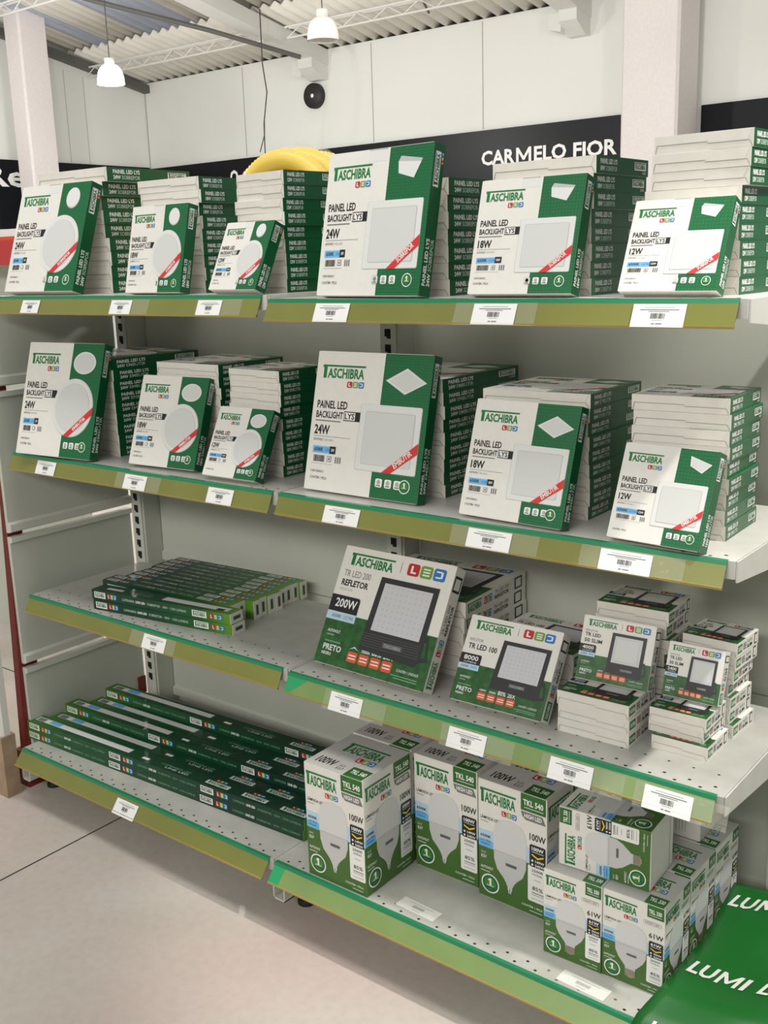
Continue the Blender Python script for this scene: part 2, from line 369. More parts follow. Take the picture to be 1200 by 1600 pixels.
# conduit and hanging cables
b = MB(); b.tube([(-6.103, 4.2, 3.954), (-5.728, 4.9, 3.788), (-5.118, 5.7, 3.564), (-4.66, 6.40, 3.36)], .022, 'conduit_dark', 8)
tag(b.build('cable_conduit'), 'dark cable conduit running under the roof to the left beam bracket', 'conduit')
b = MB(); b.tube([(-4.777, 6.0, 3.74), (-4.779, 6.0, 3.27), (-4.74, 6.0, 3.02), (-4.80, 6.0, 2.75), (-4.808, 6.0, 2.3)], .006, 'wire_dark', 6); b.tube([(-4.79, 6.0, 2.8), (-4.80, 6.0, 2.65), (-4.87, 6.0, 2.5)], .005, 'wire_dark', 6)
tag(b.build('hanging_cable'), 'thin dark cable hanging from the roof in front of the back wall', 'cable')
b = MB(); b.tube([(-2.75, 4.7, 3.92), (-2.95, 5.9, 3.66), (-3.3, 6.6, 3.57)], .010, 'wire_dark', 6)
tag(b.build('roof_cable'), 'dark cable strung beneath the roof above the unlit pendant', 'cable')
# round wall speaker
t = empty('wall_speaker', (-5.014, YW, 3.105)); tag(t, 'round black speaker on the white back wall under the beam', 'speaker')
b = MB(); b.lathe([(.0, -.06), (.118, -.06), (.122, -.05), (.122, 0)], (0, 0, 0), 'speaker_black', 36); o = b.build('housing', t); o.rotation_euler = (R_(-90), 0, 0); b.smooth(o)
b = MB(); b.lathe([(0, -.072), (.012, -.068), (.02, -.062)], (0, 0, 0), 'sign_white', 16); o = b.build('centre_cap', t); o.rotation_euler = (R_(-90), 0, 0)
for o in t.children: o.rotation_euler = (R_(-90), 0, 0)
# pendant lamps
def pendant(x, y, z, lit, label):
    t = empty('pendant_lamp', (x, y, z)); tag(t, label, 'lamp', 'pendant lamps under the roof')
    b = MB(); m = 'lamp_lit' if lit else 'lamp_opal'
    prof = [(.104, 0), (.101, .045), (.093, .085), (.078, .115), (.056, .135), (.036, .142)]
    b.lathe(prof, (0, 0, 0), m, 32); b.lathe([(r - .006, zz - .001) for r, zz in prof], (0, 0, 0), m, 32)
    b.smooth(b.build('lamp_shade', t))
    b = MB(); b.lathe([(.0, .188), (.036, .188), (.038, .184), (.038, .138), (.0, .138)], (0, 0, 0), 'lamp_socket', 24); b.smooth(b.build('socket', t))
    b = MB(); b.tube([(0, 0, .188), (0, 0, roofz(y) - z)], .004, 'wire_dark', 6); b.build('cord', t)
    b = MB(); b.lathe([(0, .02), (.022, .028), (.034, .055), (.024, .09), (0.016, .13)], (0, 0, 0), m, 16); b.smooth(b.build('bulb', t))
    if lit:
        l = bpy.data.lights.new('lamp_light', 'POINT'); l.energy = 40; l.shadow_soft_size = .05; l.color = (1, .98, .94)
        lo = bpy.data.objects.new('lamp_light', l); COL.objects.link(lo); lo.location = (0, 0, -.06); lo.parent = t
pendant(-4.48, 4.0, 2.86, True, 'lit white bell pendant lamp, left, near the wall corner')
pendant(-2.287, 4.0, 2.87, False, 'unlit translucent bell pendant lamp hanging above the yellow hose')

# ------------------------------------------------------------------ left of the gondola: ribbed board, red end, far shelf
t = empty('ribbed_board', (-.3, -.1, 0)); tag(t, 'white ribbed board standing on a wooden base at the left edge', 'panel')
b = MB(); x0, x1 = -.32, .255
for k in range(14):
    xa = x0 + (x1 - x0) * k / 14; xb = x0 + (x1 - x0) * (k + 1) / 14
    b.prism([(xa, .02), (xa, -.0), (xa + .006, -.008), (xb - .006, -.008), (xb, 0), (xb, .02)], 'rib_white', 'z', .185, 1.3)
o = b.build('ribbed_panel', t)
b = MB(); b.box((x0, -.015, 0), (x1 + .006, .03, .187), 'wood_base'); b.build('base', t)
t = empty('far_shelf_unit', (-1.1, .75, 0)); tag(t, 'grey shelf unit with a red front rail far behind, left edge', 'shelf')
b = MB(); b.box((-.6, .02, 0), (.30, .06, 1.5), 'steel_panel'); b.build('back_panel', t)
b = MB(); b.box((-.6, -.12, 1.50), (.285, .02, 1.52), 'steel_grey'); b.build('deck', t)
b = MB(); b.box((-.6, -.135, 1.50), (.285, -.12, 1.585), 'red_plastic'); b.build('front_rail', t)
b = MB(); b.box((.0, -.11, 1.52), (.27, .0, 1.625), 'sign_white'); b.box((.0, -.1105, 1.54), (.2705, .0, 1.60), 'ink_orange')
o = b.build('small_carton', None, (-1.1, .75, 0)); tag(o, 'small orange and white carton on the far red shelf', 'carton')

# ------------------------------------------------------------------ the gondola
Z1L, Z1R, Z2, Z3, Z4, YB = 1.417, 1.409, 1.0004, .5894, .155, .399
fr = empty('gondola_frame', (1, .42, 0)); tag(fr, 'grey steel shelving frame with slotted uprights and back panels', 'shelving')
fi = Matrix.Translation((-1, -.42, 0))
def gpart(b, name): o = b.build(name, fr, (-1, -.42, 0)); return o
for X in (0.0, 1.0, 1.978):
    b = MB(); b.box((X - .022, YB, .06), (X + .022, YB + .085, 1.40), 'steel_grey')
    Fu = Frame((X, YB, 0), (1, 0, 0), (0, 0, 1), 1, 1); z = .20
    while z < 1.37:
        b.rect(Fu, -.010, z, .008, z + .023, 'slot_black', 2); b.rect(Fu, -.010, z + .0, -.004, z + .005, 'steel_grey', 3); z += .0366
    gpart(b, 'upright')
    b = MB(); b.box((X + .022, YB + .006, .1), (X + .028, YB + .07, 1.40), 'steel_panel'); b.box((X - .028, YB + .006, .1), (X - .022, YB + .07, 1.40), 'steel_panel'); gpart(b, 'panel_bracket')
for X in (0.0, 1.0, 2.0):
    for za, zb in ((.13, .583), (.5835, 1.40)):
        b = MB(); b.box((X + .03, YB + .068, za), (X + .97, YB + .08, zb), 'steel_panel'); b.prism([(YB + .068, za), (YB + .06, za + .006), (YB + .06, za + .03), (YB + .068, za + .036)], 'steel_panel', 'x', X + .03, X + .97); gpart(b, 'back_panel')
ep = empty('end_panel', (-.05, .2, .04)); tag(ep, 'grey steel end panels with rails and a dark red end post, left side', 'panel')
def epart(b, name): return b.build(name, ep, (.05, -.2, -.04))
for za, zb in ((.11, .372), (.385, .76), (.772, 1.165), (1.178, 1.40)):
    b = MB(); b.box((-.042, -.02, za), (-.03, YB - .002, zb), 'steel_panel'); epart(b, 'panel')
    b = MB(); b.prism([(-.03, za), (-.018, za + .005), (-.018, za + .025), (-.03, za + .03)], 'steel_grey', 'y', -.02, YB - .002); epart(b, 'lower_rail')
    b = MB(); b.prism([(-.03, zb - .018), (-.02, zb - .014), (-.02, zb), (-.03, zb)], 'steel_grey', 'y', -.02, YB - .002); epart(b, 'upper_rail')
b = MB(); b.add([(x, y, z) for x in (-.068, -.043) for y, z in ((-.043, .04), (.03, .04), (.03, 1.4), (.005, 1.4))], [(0, 1, 2, 3), (7, 6, 5, 4), (0, 4, 5, 1), (1, 5, 6, 2), (2, 6, 7, 3), (3, 7, 4, 0)], 'red_paint'); epart(b, 'end_post')
b = MB(); b.box((-.1, -.04, .0), (-.045, YB, .11), 'red_paint'); b.box((-.045, YB - .03, .155), (-.023, YB - .003, .21), 'red_paint'); epart(b, 'skirting')
for X, lab in ((-.005, 'rectangular steel base leg under the left end of bottom shelf'), (1.0, 'open steel base leg under the seam between the two bays')):
    t = empty('base_leg', (X, .1, 0)); tag(t, lab, 'leg')
    b = MB(); xa, xb = X - .018, X + .018; za, zb = .048, .122
    b.box((xa, -.07, za), (xa + .003, YB - .004, zb), 'steel_grey'); b.box((xb - .003, -.07, za), (xb, YB - .004, zb), 'steel_grey'); b.box((xa, -.07, za), (xb, YB - .004, za + .003), 'steel_grey'); b.box((xa, -.07, zb - .003), (xb, YB - .004, zb), 'steel_grey')
    b.build('tube', t, (-X, -.1, 0))
    b = MB(); b.lathe([(0, 0), (.022, 0), (.022, .008), (.014, .016), (.006, .018), (.006, .05), (0, .05)], (X + .006, .015, 0), 'foot_black', 18); b.build('levelling_foot', t, (-X, -.1, 0))

def shelf(X, z, yf, yb, label, rail, deck, level, lean=.020, drop=.043, green_end=False, wear=False):
    t = empty('shelf', (X + .5, yb, z)); tag(t, label, 'shelf', 'steel shelves of the gondola')
    off = (-X - .5, -yb, -z)
    bd = MB(); xa, xb = X + .004, X + .996
    bd.box((xa, yf + .002, z - .003), (xb, yb, z), deck); bd.box((xa, yf + .002, z - .03), (xb, yf + .004, z - .003), deck); bd.box((xa, yb - .003, z - .03), (xb, yb, z - .003), deck)
    bd.box((xa, yf + .004, z - .03), (xa + .002, yb, z - .003), deck); bd.box((xb - .002, yf + .004, z - .03), (xb, yb, z - .003), deck)
    Fd = Frame((0, 0, z), (1, 0, 0), (0, 1, 0), 1, 1); x = X + .03; k = 0
    while x < X + .98:
        if level in (3, 4) or x > X + .9: bd.disc(Fd, x, yf + .015, .0034, .0028, 'hole_black', 1, 10); bd.disc(Fd, x + .021, yf + .030, .0034, .0028, 'hole_black', 1, 10)
        if level == 3: bd.disc(Fd, x + .010, yf + .075, .0028, .0022, 'hole_black', 1, 10)
        x += .046
    bd.build('deck', t, off)
    b = MB(); za, zb = z - .007, z - drop; ya, yb2 = yf - .004, yf - lean
    b.prism([(ya, za), (ya + .002, za), (yb2 + .002, zb), (yb2, zb)], rail, 'x', xa, xb - .012)
    Fr = Frame((xa, yb2, zb), (1, 0, 0), Vector((0, ya - yb2, za - zb)).normalized(), xb - .012 - xa, math.hypot(ya - yb2, za - zb))
    if green_end: b.poly(Fr, [(0, 0), (.030, 0), (.034, 1), (0, 1)] if level == 4 else [(0, 0), (.008, 0), (.06, 1), (0, 1)], 'rail_end_green', 1)
    rl = b.build('price_rail', t, off)
    b = MB(); b.prism([(yf - .004, z - .007), (yf - .002, z + .0005), (yf + .006, z + .001), (yf + .006, z - .001), (yf, z - .007)], 'rail_lip', 'x', xa, xb - .012); b.build('green_lip', rl)
    b = MB(); b.prism([(yb2 - .001, zb + .003), (yb2 + .003, zb + .003), (yb2 + .004, zb - .001), (yb2, zb - .001)], 'rail_tan', 'x', xa, xb - .012); b.build('lower_bead', rl)
    for s in (0, 1):
        b = MB(); x0 = X + .0035 if s == 0 else X + .9965
        b.add([(x, y, zz) for x in (x0 - .003 if s == 0 else x0, x0 if s == 0 else x0 + .003) for y, zz in ((yf + .006, z - .001), (yf + .006, z - .036), (yb, z - .075), (yb, z - .001))], [(0, 1, 2, 3), (7, 6, 5, 4), (0, 4, 5, 1), (1, 5, 6, 2), (2, 6, 7, 3), (3, 7, 4, 0)], 'deck_white'); b.build('side_bracket', t, off)
    return t
shelf(0, Z1L, 0, YB, 'top shelf deck and rail of the left bay', 'rail_olive', 'deck_white', 1)
shelf(1, Z1R, 0, YB, 'top shelf deck and rail of the right bay', 'rail_olive', 'deck_white', 1)
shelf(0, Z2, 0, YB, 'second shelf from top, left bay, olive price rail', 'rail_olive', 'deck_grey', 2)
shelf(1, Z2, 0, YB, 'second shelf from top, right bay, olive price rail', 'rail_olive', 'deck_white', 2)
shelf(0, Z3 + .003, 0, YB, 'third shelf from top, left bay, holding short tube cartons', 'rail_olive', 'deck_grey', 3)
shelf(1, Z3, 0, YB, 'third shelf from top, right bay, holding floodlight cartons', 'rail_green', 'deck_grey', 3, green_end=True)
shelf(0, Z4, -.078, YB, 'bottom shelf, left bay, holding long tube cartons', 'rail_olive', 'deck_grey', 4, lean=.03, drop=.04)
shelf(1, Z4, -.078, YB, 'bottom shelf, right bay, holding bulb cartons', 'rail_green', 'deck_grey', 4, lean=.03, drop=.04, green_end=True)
# a shelf on the far side of the gondola carries the hose
b = MB(); b.box((0, .49, 1.39), (1, .86, 1.417), 'steel_grey'); b.box((0, .49, .0), (1, .51, 1.39), 'steel_panel'); o = b.build('rear_shelf'); tag(o, 'grey steel shelf on the far side of the frame under the hose', 'shelf')

# ------------------------------------------------------------------ price tags on the rails
def price_tag(x, z, yf, label, w=.088, h=.036, lean=.020, drop=.043, zoff=0.0, tilt=0, tape=None):
    t = MB(); F = Frame((-w / 2, 0, -h / 2), (1, 0, 0), (0, 0, 1), w, h)
    t.box((-w / 2, 0, -h / 2), (w / 2, .0006, h / 2), 'tag_white')
    t.rect(F, .22, .84, .80, .87, 'ink_pale', 1); t.rect(F, .14, .73, .88, .77, 'ink_grey', 1); t.rect(F, .3, .66, .7, .69, 'ink_grey', 1)
    x0 = .36; rnd = random.Random(5)
    while x0 < .64:
        ww = rnd.choice((.006, .01, .016)); t.rect(F, x0, .36, x0 + ww, .6, 'ink_black', 1); x0 += ww + rnd.choice((.006, .01))
    t.rect(F, .4, .29, .6, .32, 'ink_pale', 1); t.rect(F, .4, .12, .46, .17, 'ink_grey', 1); t.rect(F, .48, .12, .6, .17, 'ink_grey', 1)
    ang = math.atan2(lean - .004, drop - .007)
    zc = z - .007 - (drop - .007) / 2 + zoff; yc = yf - .004 - (lean - .004) * (z - .007 - zc) / (drop - .007) - .0022
    o = t.build('price_tag', None, (x, yc, zc)); o.rotation_euler = (-ang, tilt, 0)
    if tape:
        t = MB(); t.box((-w * tape[0], .0009, -h / 2 - .001), (w * tape[1], .0013, h / 2 + .002), 'clear_tape'); t.build('clear_tape', o)
    tag(o, label, 'price tag', 'price tags on the shelf rails'); return o
for x, l in ((.177, 'first price tag from the left on the top shelf rail'), (.537, 'price tag on top shelf rail under the 18W round carton'), (.836, 'price tag on top shelf rail under the small 12W round carton')): price_tag(x, Z1L, 0, 'white ' + l, .075, .034, tape=(.55, 1.3) if x > .3 else None)
for x, l in ((1.184, 'price tag on top shelf rail under the big 24W square carton'), (1.558, 'price tag on top shelf rail under the 18W square carton'), (1.861, 'price tag on top shelf rail under the 12W square carton')): price_tag(x, Z1R, 0, 'white ' + l, .088, .038, tape=(.95, .95) if x > 1.3 and x < 1.8 else None)
for x, l in ((.169, 'under the leaning 24W round carton'), (.533, 'under the leaning 18W round carton'), (.83, 'under the leaning 12W round carton'), (1.188, 'under the leaning 24W square carton'), (1.544, 'under the leaning 18W square carton'), (1.815, 'under the leaning 12W square carton')): price_tag(x, Z2, 0, 'white price tag on second shelf rail ' + l, .082 if x < 1 else .094, tape=(.9, 1.1) if x in (.533, 1.544, 1.815) else None)
price_tag(.553, Z3 + .003, 0, 'white price tag on rail below the short tube cartons', .085, tape=(1.1, .9))
for x, l in ((1.18, 'in front of the big 200W floodlight carton'), (1.49, 'in front of the 100W floodlight carton'), (1.718, 'in front of the 50W floodlight pile'), (1.905, 'at the right end, before the 30W floodlight pile')): price_tag(x, Z3, 0, 'white price tag on third shelf rail ' + l, .088, .04, zoff=-.004, tape=(.7, 1.2))
price_tag(.488, Z4, -.078, 'white price tag on the bottom rail below the long tube cartons', .084, .04, lean=.03, drop=.04, zoff=-.003)
def flat_tag(x, y, label, rz):
    t = empty('taped_label', (x, y, Z4 + .0004), (0, 0, rz)); tag(t, label, 'label')
    b = MB(); F = Frame((-.05, -.017, 0), (1, 0, 0), (0, 1, 0), .1, .034); b.box((-.05, -.017, 0), (.05, .017, .0006), 'tag_white'); F.o.z = .0006
    x0 = .35
    while x0 < .65: b.rect(F, x0, .35, x0 + .01, .6, 'ink_grey', 1); x0 += .02
    b.rect(F, .2, .75, .8, .79, 'ink_pale', 1); b.rect(F, .4, .15, .6, .2, 'ink_pale', 1); b.build('paper', t)
    b = MB(); b.box((-.085, -.024, .0009), (.085, .024, .0013), 'clear_tape'); b.build('clear_tape', t)
flat_tag(1.378, -.035, 'faded label taped flat on bottom deck before the 100W bulb cartons', -.05)
flat_tag(1.768, -.047, 'faded label taped flat on bottom deck before the 61W bulb cartons', -.05)

# ------------------------------------------------------------------ printing shared by the cartons
def logo(b, F, a0, b0, a1, b1, m='logo_green', l=2):
    w, h = a1 - a0, b1 - b0
    b.rect(F, a0, b1 - .14 * h, a1, b1, m, l); b.rect(F, a0 + .025 * w, b0, a0 + .10 * w, b1 - .14 * h, m, l)
    b.poly(F, [(a0, b1 - .26 * h), (a0 + .03 * w, b1 - .14 * h), (a0, b1 - .14 * h)], m, l)
    b.text(F, 'ASCHIBRA', a0 + .125 * w, b0, a1 - .02 * w, b1 - .24 * h, m, l, .03)
def led(b, F, a0, b0, a1, b1, l=2):
    w = (a1 - a0) / 3.2
    for k, (m, c) in enumerate((('ink_red', 'L'), ('ink_lime', 'E'), ('ink_blue', 'D'))):
        x = a0 + k * 1.1 * w; b.rrect(F, x, b0, x + w, b1, m, l)
        h = b1 - b0
        if c == 'E':
            for q in (.2, .44, .68): b.rect(F, x + .22 * w, b0 + q * h, x + .8 * w, b0 + (q + .12) * h, 'ink_white', l + 1)
        elif c == 'L': b.text(F, 'L', x + .28 * w, b0 + .2 * h, x + .75 * w, b0 + .82 * h, 'ink_white', l + 1, .04)
        else:
            b.rect(F, x + .2 * w, b0 + .68 * h, x + .62 * w, b0 + .8 * h, 'ink_white', l + 1); b.rect(F, x + .2 * w, b0 + .22 * h, x + .62 * w, b0 + .34 * h, 'ink_white', l + 1); b.rect(F, x + .62 * w, b0 + .26 * h, x + .78 * w, b0 + .76 * h, 'ink_white', l + 1)
def seal(b, F, a, c, ra, rb, l=3):
    b.disc(F, a, c, ra, rb, 'ink_white', l, 28); b.disc(F, a, c, ra * .86, rb * .86, 'print_green', l + 1, 28); b.disc(F, a, c, ra * .66, rb * .66, 'seal_green', l + 2, 24)
    b.rect(F, a - ra * .5, c - rb * .52, a + ra * .5, c - rb * .3, 'print_green', l + 3); b.poly(F, [(a - ra * .08, c - rb * .16), (a + ra * .14, c - rb * .16), (a + ra * .14, c + rb * .58), (a - ra * .04, c + rb * .58), (a - ra * .22, c + rb * .42), (a - ra * .22, c + rb * .26), (a - ra * .08, c + rb * .34)], 'ink_white', l + 3); b.text(F, 'ANO', a - ra * .4, c - rb * .28, a + ra * .4, c - rb * .1, 'ink_white', l + 3, .02)
def barcode(b, F, a0, b0, a1, b1, l=3, m='ink_black'):
    rnd = random.Random(3); x = a0
    while x < a1:
        w = (a1 - a0) * rnd.choice((.02, .03, .05)); b.rect(F, x, b0, min(a1, x + w), b1, m, l); x += w + (a1 - a0) * rnd.choice((.02, .035))
def flaps(t, w, d, h, cut=.0, notch=True):
    """tuck flaps closing the bottom and top ends"""
    for zz, sg in ((0, -1), (h, 1)):
        b = MB(); i = .0035
        b.add([(x, y, zz + sg * k) for k in (.0001, .0009) for x, y in ((-w / 2 + i, -d / 2 + .0006), (w / 2 - i, -d / 2 + .0006), (w / 2 - i * 3.2, d * .12), (w * .08, d * .12), (w * .05, d * .02), (-w / 2 + i * 3.2, d * .02))],
              [tuple(range(6)), tuple(range(11, 5, -1))] + [(k, (k + 1) % 6, 6 + (k + 1) % 6, 6 + k) for k in range(6)], 'carton_flap')
        F = Frame((-w / 2, d / 2, zz), (1, 0, 0), (0, -1, 0), w, d) if sg < 0 else Frame((-w / 2, -d / 2, zz), (1, 0, 0), (0, 1, 0), w, d)
        f = (lambda y: 1 - y) if sg < 0 else (lambda y: y)
        for (xa, ya, xb, yb) in ((.03, .50, .55, .50), (.55, .60, .955, .60), (.955, .60, .985, .95), (.03, .5, .012, .95)):
            p = [(xa, f(ya)), (xb, f(yb)), (xb, f(yb + .03)), (xa, f(ya + .03))]
            if abs(xa - xb) < .05: p = [(xa, f(ya)), (xb, f(yb)), (xb + .006, f(yb)), (xa + .006, f(ya))]
            b.poly(F, p, 'crease', 6)
        b.build('tuck_flap', t)

# ------------------------------------------------------------------ LED panel cartons
def panel_carton(watt, rnd_, mount, w, d, h):
    """standing carton, origin at the middle of its base; front faces -y"""
    b = MB(); b.box((-w / 2, -d / 2, 0), (w / 2, d / 2, h), 'carton_white', {'right': 'print_green_side', 'left': 'print_green_side', 'back': 'carton_white', 'bottom': 'carton_flap', 'top': 'carton_flap'})
    F = Frame((-w / 2, -d / 2, 0), (1, 0, 0), (0, 0, 1), w, h)
    sob = mount == 'SOBREPOR'; A = (.60, .595)
    b.poly(F, [(A[1], 0), (1, 0), (1, 1), (A[0], 1)], 'print_green', 1)
    logo(b, F, .056, .81, .44, .905); led(b, F, .29, .748, .44, .792)
    b.text(F, 'PAINEL LED', .04, .592, .315, .648, 'ink_black', 2, .022); b.text(F, 'BACKLIGHT', .04, .522, .285, .572, 'ink_black', 2, .022)
    b.rect(F, .292, .512, .46, .58, 'ink_black', 2); b.rect(F, .297, .519, .395, .573, 'ink_white', 3); b.text(F, 'LYS', .303, .525, .39, .567, 'ink_black', 4, .025)
    b.rect(F, .04, .498, .27, .506, 'ink_grey', 2)
    b.text(F, watt, .04, .403, .178, .472, 'ink_black', 2, .028); b.rect(F, .04, .388, .37, .391, 'ink_grey', 2)
    b.text(F, 'AUTOVOLT', .04, .356, .13, .374, 'ink_grey', 2, .02); b.text(F, '100-240V', .14, .356, .22, .374, 'ink_pale', 2)
    wide = .36 if watt == '12W' else (.30 if watt == '18W' else .255)
    b.rect(F, .045, .268, .045 + (wide - .045) * .74, .318, 'band_blue', 2); b.text(F, '6500K', .06, .28, .06 + wide * .32, .308, 'ink_black', 3, .02); b.text(F, 'LUZ FRIA', .08 + wide * .32, .283, .02 + wide * .74, .302, 'ink_blue', 3)
    b.rect(F, .045 + (wide - .045) * .74, .268, wide, .322, 'ink_black', 2); b.text(F, watt, .06 + (wide - .045) * .74, .284, wide - .012, .306, 'ink_white', 3, .02)
    barcode(b, F, .06, .205, .06 + wide * .4, .252, 2, 'ink_black'); b.rect(F, .045, .19, wide - .02, .193, 'ink_pale', 2)
    for k in range(3): b.rect(F, .10 + wide * .62 + k * .02, .205, .112 + wide * .62 + k * .02, .25, 'ink_grey', 2)
    if rnd_: b.disc(F, .085 + wide * .47, .23, .02, .02 * w / h, 'ink_grey', 2, 20); b.disc(F, .085 + wide * .47, .23, .014, .014 * w / h, 'carton_white', 3, 20)
    else: b.rect(F, .065 + wide * .47, .21, .105 + wide * .47, .25, 'ink_grey', 2); b.rect(F, .07 + wide * .47, .215, .1 + wide * .47, .245, 'carton_white', 3); b.rect(F, .077 + wide * .47, .222, .093 + wide * .47, .238, 'ink_grey', 4)
    if watt != '12W' or sob: b.text(F, 'CORPO BRANCO', .045, .128, .165, .145, 'ink_grey', 2, .015)
    b.text(F, 'CONTÉM 1 PEÇA', .045, .076, .20, .104, 'ink_grey', 2, .015)
    x = .55 if sob else .635
    for k in range(3):
        xx = x + k * (.078 if not sob else .082)
        b.rrect(F, xx, .078, xx + .058, .078 + .058 * w / h, 'ink_white' if xx > .59 else 'ink_pale', 3)
        if xx < .59: b.rrect(F, xx + .004, .082, xx + .054, .078 + .054 * w / h, 'carton_white', 4)
        b.disc(F, xx + .028, .078 + .034 * w / h, .016, .016 * w / h, 'ink_pale', 4, 14); b.rect(F, xx + .01, .086, xx + .046, .094, 'ink_grey', 5)
    seal(b, F, .88, .103, .046, .046 * w / h)
    if sob: b.rect(F, .40, .915, .575, .998, 'panel_rim', 1); b.rect(F, .40, .995, .575, .9995, 'crease', 2)
    if rnd_:
        c = (.69, .435); q = .268; asp = w / h
        b.disc(F, c[0], c[1], q, q * asp, 'panel_rim', 2, 48); b.disc(F, c[0] + .004, c[1] - .004, q * (.95 if sob else .985), q * .985 * asp, 'panel_shade', 3, 48); b.disc(F, c[0], c[1], q * .97, q * .97 * asp, 'panel_rim', 4, 48); b.disc(F, c[0], c[1], q * .83, q * .83 * asp, 'panel_shade', 5, 48); b.disc(F, c[0], c[1], q * .82, q * .82 * asp, 'panel_image', 6, 48)
        # diagonal ribbon lying across the disc between two chords
        def on(t): return (c[0] + q * math.cos(R_(t)), c[1] + q * asp * math.sin(R_(t)))
        arc = [on(-106 + 2.8 * k) for k in range(6)] + [on(-12 + 3.2 * k) for k in range(6)]
        b.poly(F, arc, 'ribbon_red', 8)
        a0, a1 = on(-99), on(-4); dx, dy = a1[0] - a0[0], a1[1] - a0[1]; uu = (F.u * (dx * w) + F.v * (dy * h)).normalized()
        T = Frame(F.at(a0[0], a0[1], 0), uu, F.n.cross(uu), 1, 1); L = math.hypot(dx * w, dy * h)
        b.text(T, mount, L * .28, -.016 * w, L * .74, .016 * w, 'ink_white', 9, .02)
        if sob: b.disc(F, .78, .855, .095, .095 * asp, 'panel_shade', 2, 32); b.disc(F, .78, .862, .093, .09 * asp, 'panel_rim', 3, 32)
        else: b.disc(F, .775, .83, .145, .098, 'panel_rim', 2, 36); b.disc(F, .775, .83, .125, .083, 'panel_image', 3, 36)
    else:
        x0, x1, y0, y1 = .437, .958, .18, .645
        b.rrect(F, x0, y0, x1, y1, 'panel_shade', 2, .03); b.rrect(F, x0 + .004, y0 + .004, x1 - .004, y1 - .001, 'panel_rim', 3, .03)
        b.rrect(F, x0 + .05, y0 + .045, x1 - .05, y1 - .05, 'panel_shade', 4, .04); b.rrect(F, x0 + .054, y0 + .048, x1 - .054, y1 - .054, 'panel_image', 5, .04)
        ra, rb = (.675, y0), (x1 - .002, .405)
        b.poly(F, [ra, (ra[0] + .075, y0), (rb[0], rb[1] - .075), rb], 'ribbon_red', 7)
        dx, dy = rb[0] - ra[0], rb[1] - ra[1]; uu = (F.u * (dx * w) + F.v * (dy * h)).normalized()
        T = Frame(F.at(ra[0] + .037, ra[1], 0), uu, F.n.cross(uu), 1, 1); L = math.hypot(dx * w, dy * h); b.text(T, mount, L * .22, -.018 * w, L * .70, .020 * w, 'ink_white', 9, .02)
        if sob: b.poly(F, [(.69, .90), (.71, .935), (.91, .905), (.89, .87)], 'panel_shade', 2); b.poly(F, [(.69, .90), (.90, .885), (.845, .78), (.70, .82)], 'panel_rim', 3)
        elif watt == '12W': b.poly(F, [(.72, .93), (.73, .83), (.86, .765), (.95, .86)], 'panel_rim', 2); b.poly(F, [(.735, .915), (.743, .84), (.855, .787), (.93, .86)], 'panel_image', 3)
        else: b.poly(F, [(.625, .815), (.795, .725), (.965, .81), (.795, .905)], 'panel_rim', 2); b.poly(F, [(.655, .815), (.795, .74), (.94, .81), (.795, .888)], 'panel_image', 3)
    # long side: reads upward
    S = Frame((w / 2, d / 2, 0), (0, 0, 1), (0, -1, 0), h, d)
    b.text(S, 'PAINEL LED LYS', .07, .55, .38, .85, 'ink_white', 2, .035); b.text(S, watt, .07, .16, .155, .44, 'ink_white', 2, .035); b.text(S, mount, .17, .16, .38, .44, 'side_text', 2, .005)
    b.rect(S, .72, .34, .95, .82, 'ink_white', 2); logo(b, S, .73, .40, .94, .78, 'print_green_side', 3)
    led(b, S, .87, .10, .95, .28, 2)
    o = b.build('panel_light_carton'); flaps(o, w, d, h)
    return o
def stand(o, X, Y, z, yaw, lean, w, d):
    """rest the carton on its lower back edge, leaning back; X, Y give the lower back left corner"""
    rot = Matrix.Rotation(yaw, 4, 'Z') @ Matrix.Rotation(-lean, 4, 'X'); p = rot @ Vector((-w / 2, d / 2, 0))
    o.matrix_world = Matrix.Translation(Vector((X, Y, z)) - p) @ rot
def lay(o, xr, yf, z, yaw, w, d):
    """lay the carton face up, bottom end to the front; xr, yf give its front right corner"""
    rot = Matrix.Rotation(yaw, 4, 'Z') @ Matrix.Rotation(-math.pi / 2, 4, 'X'); p = rot @ Vector((w / 2, d / 2, 0))
    o.matrix_world = Matrix.Translation(Vector((xr, yf, z)) - p) @ rot
ORD = ['topmost', 'second', 'third', 'fourth', 'fifth', 'sixth', 'seventh', 'eighth', 'ninth', 'tenth']
def ordinal(k, n): return 'topmost' if k == 0 else ('lowest' if k == n - 1 else ORD[k] + ' from top')
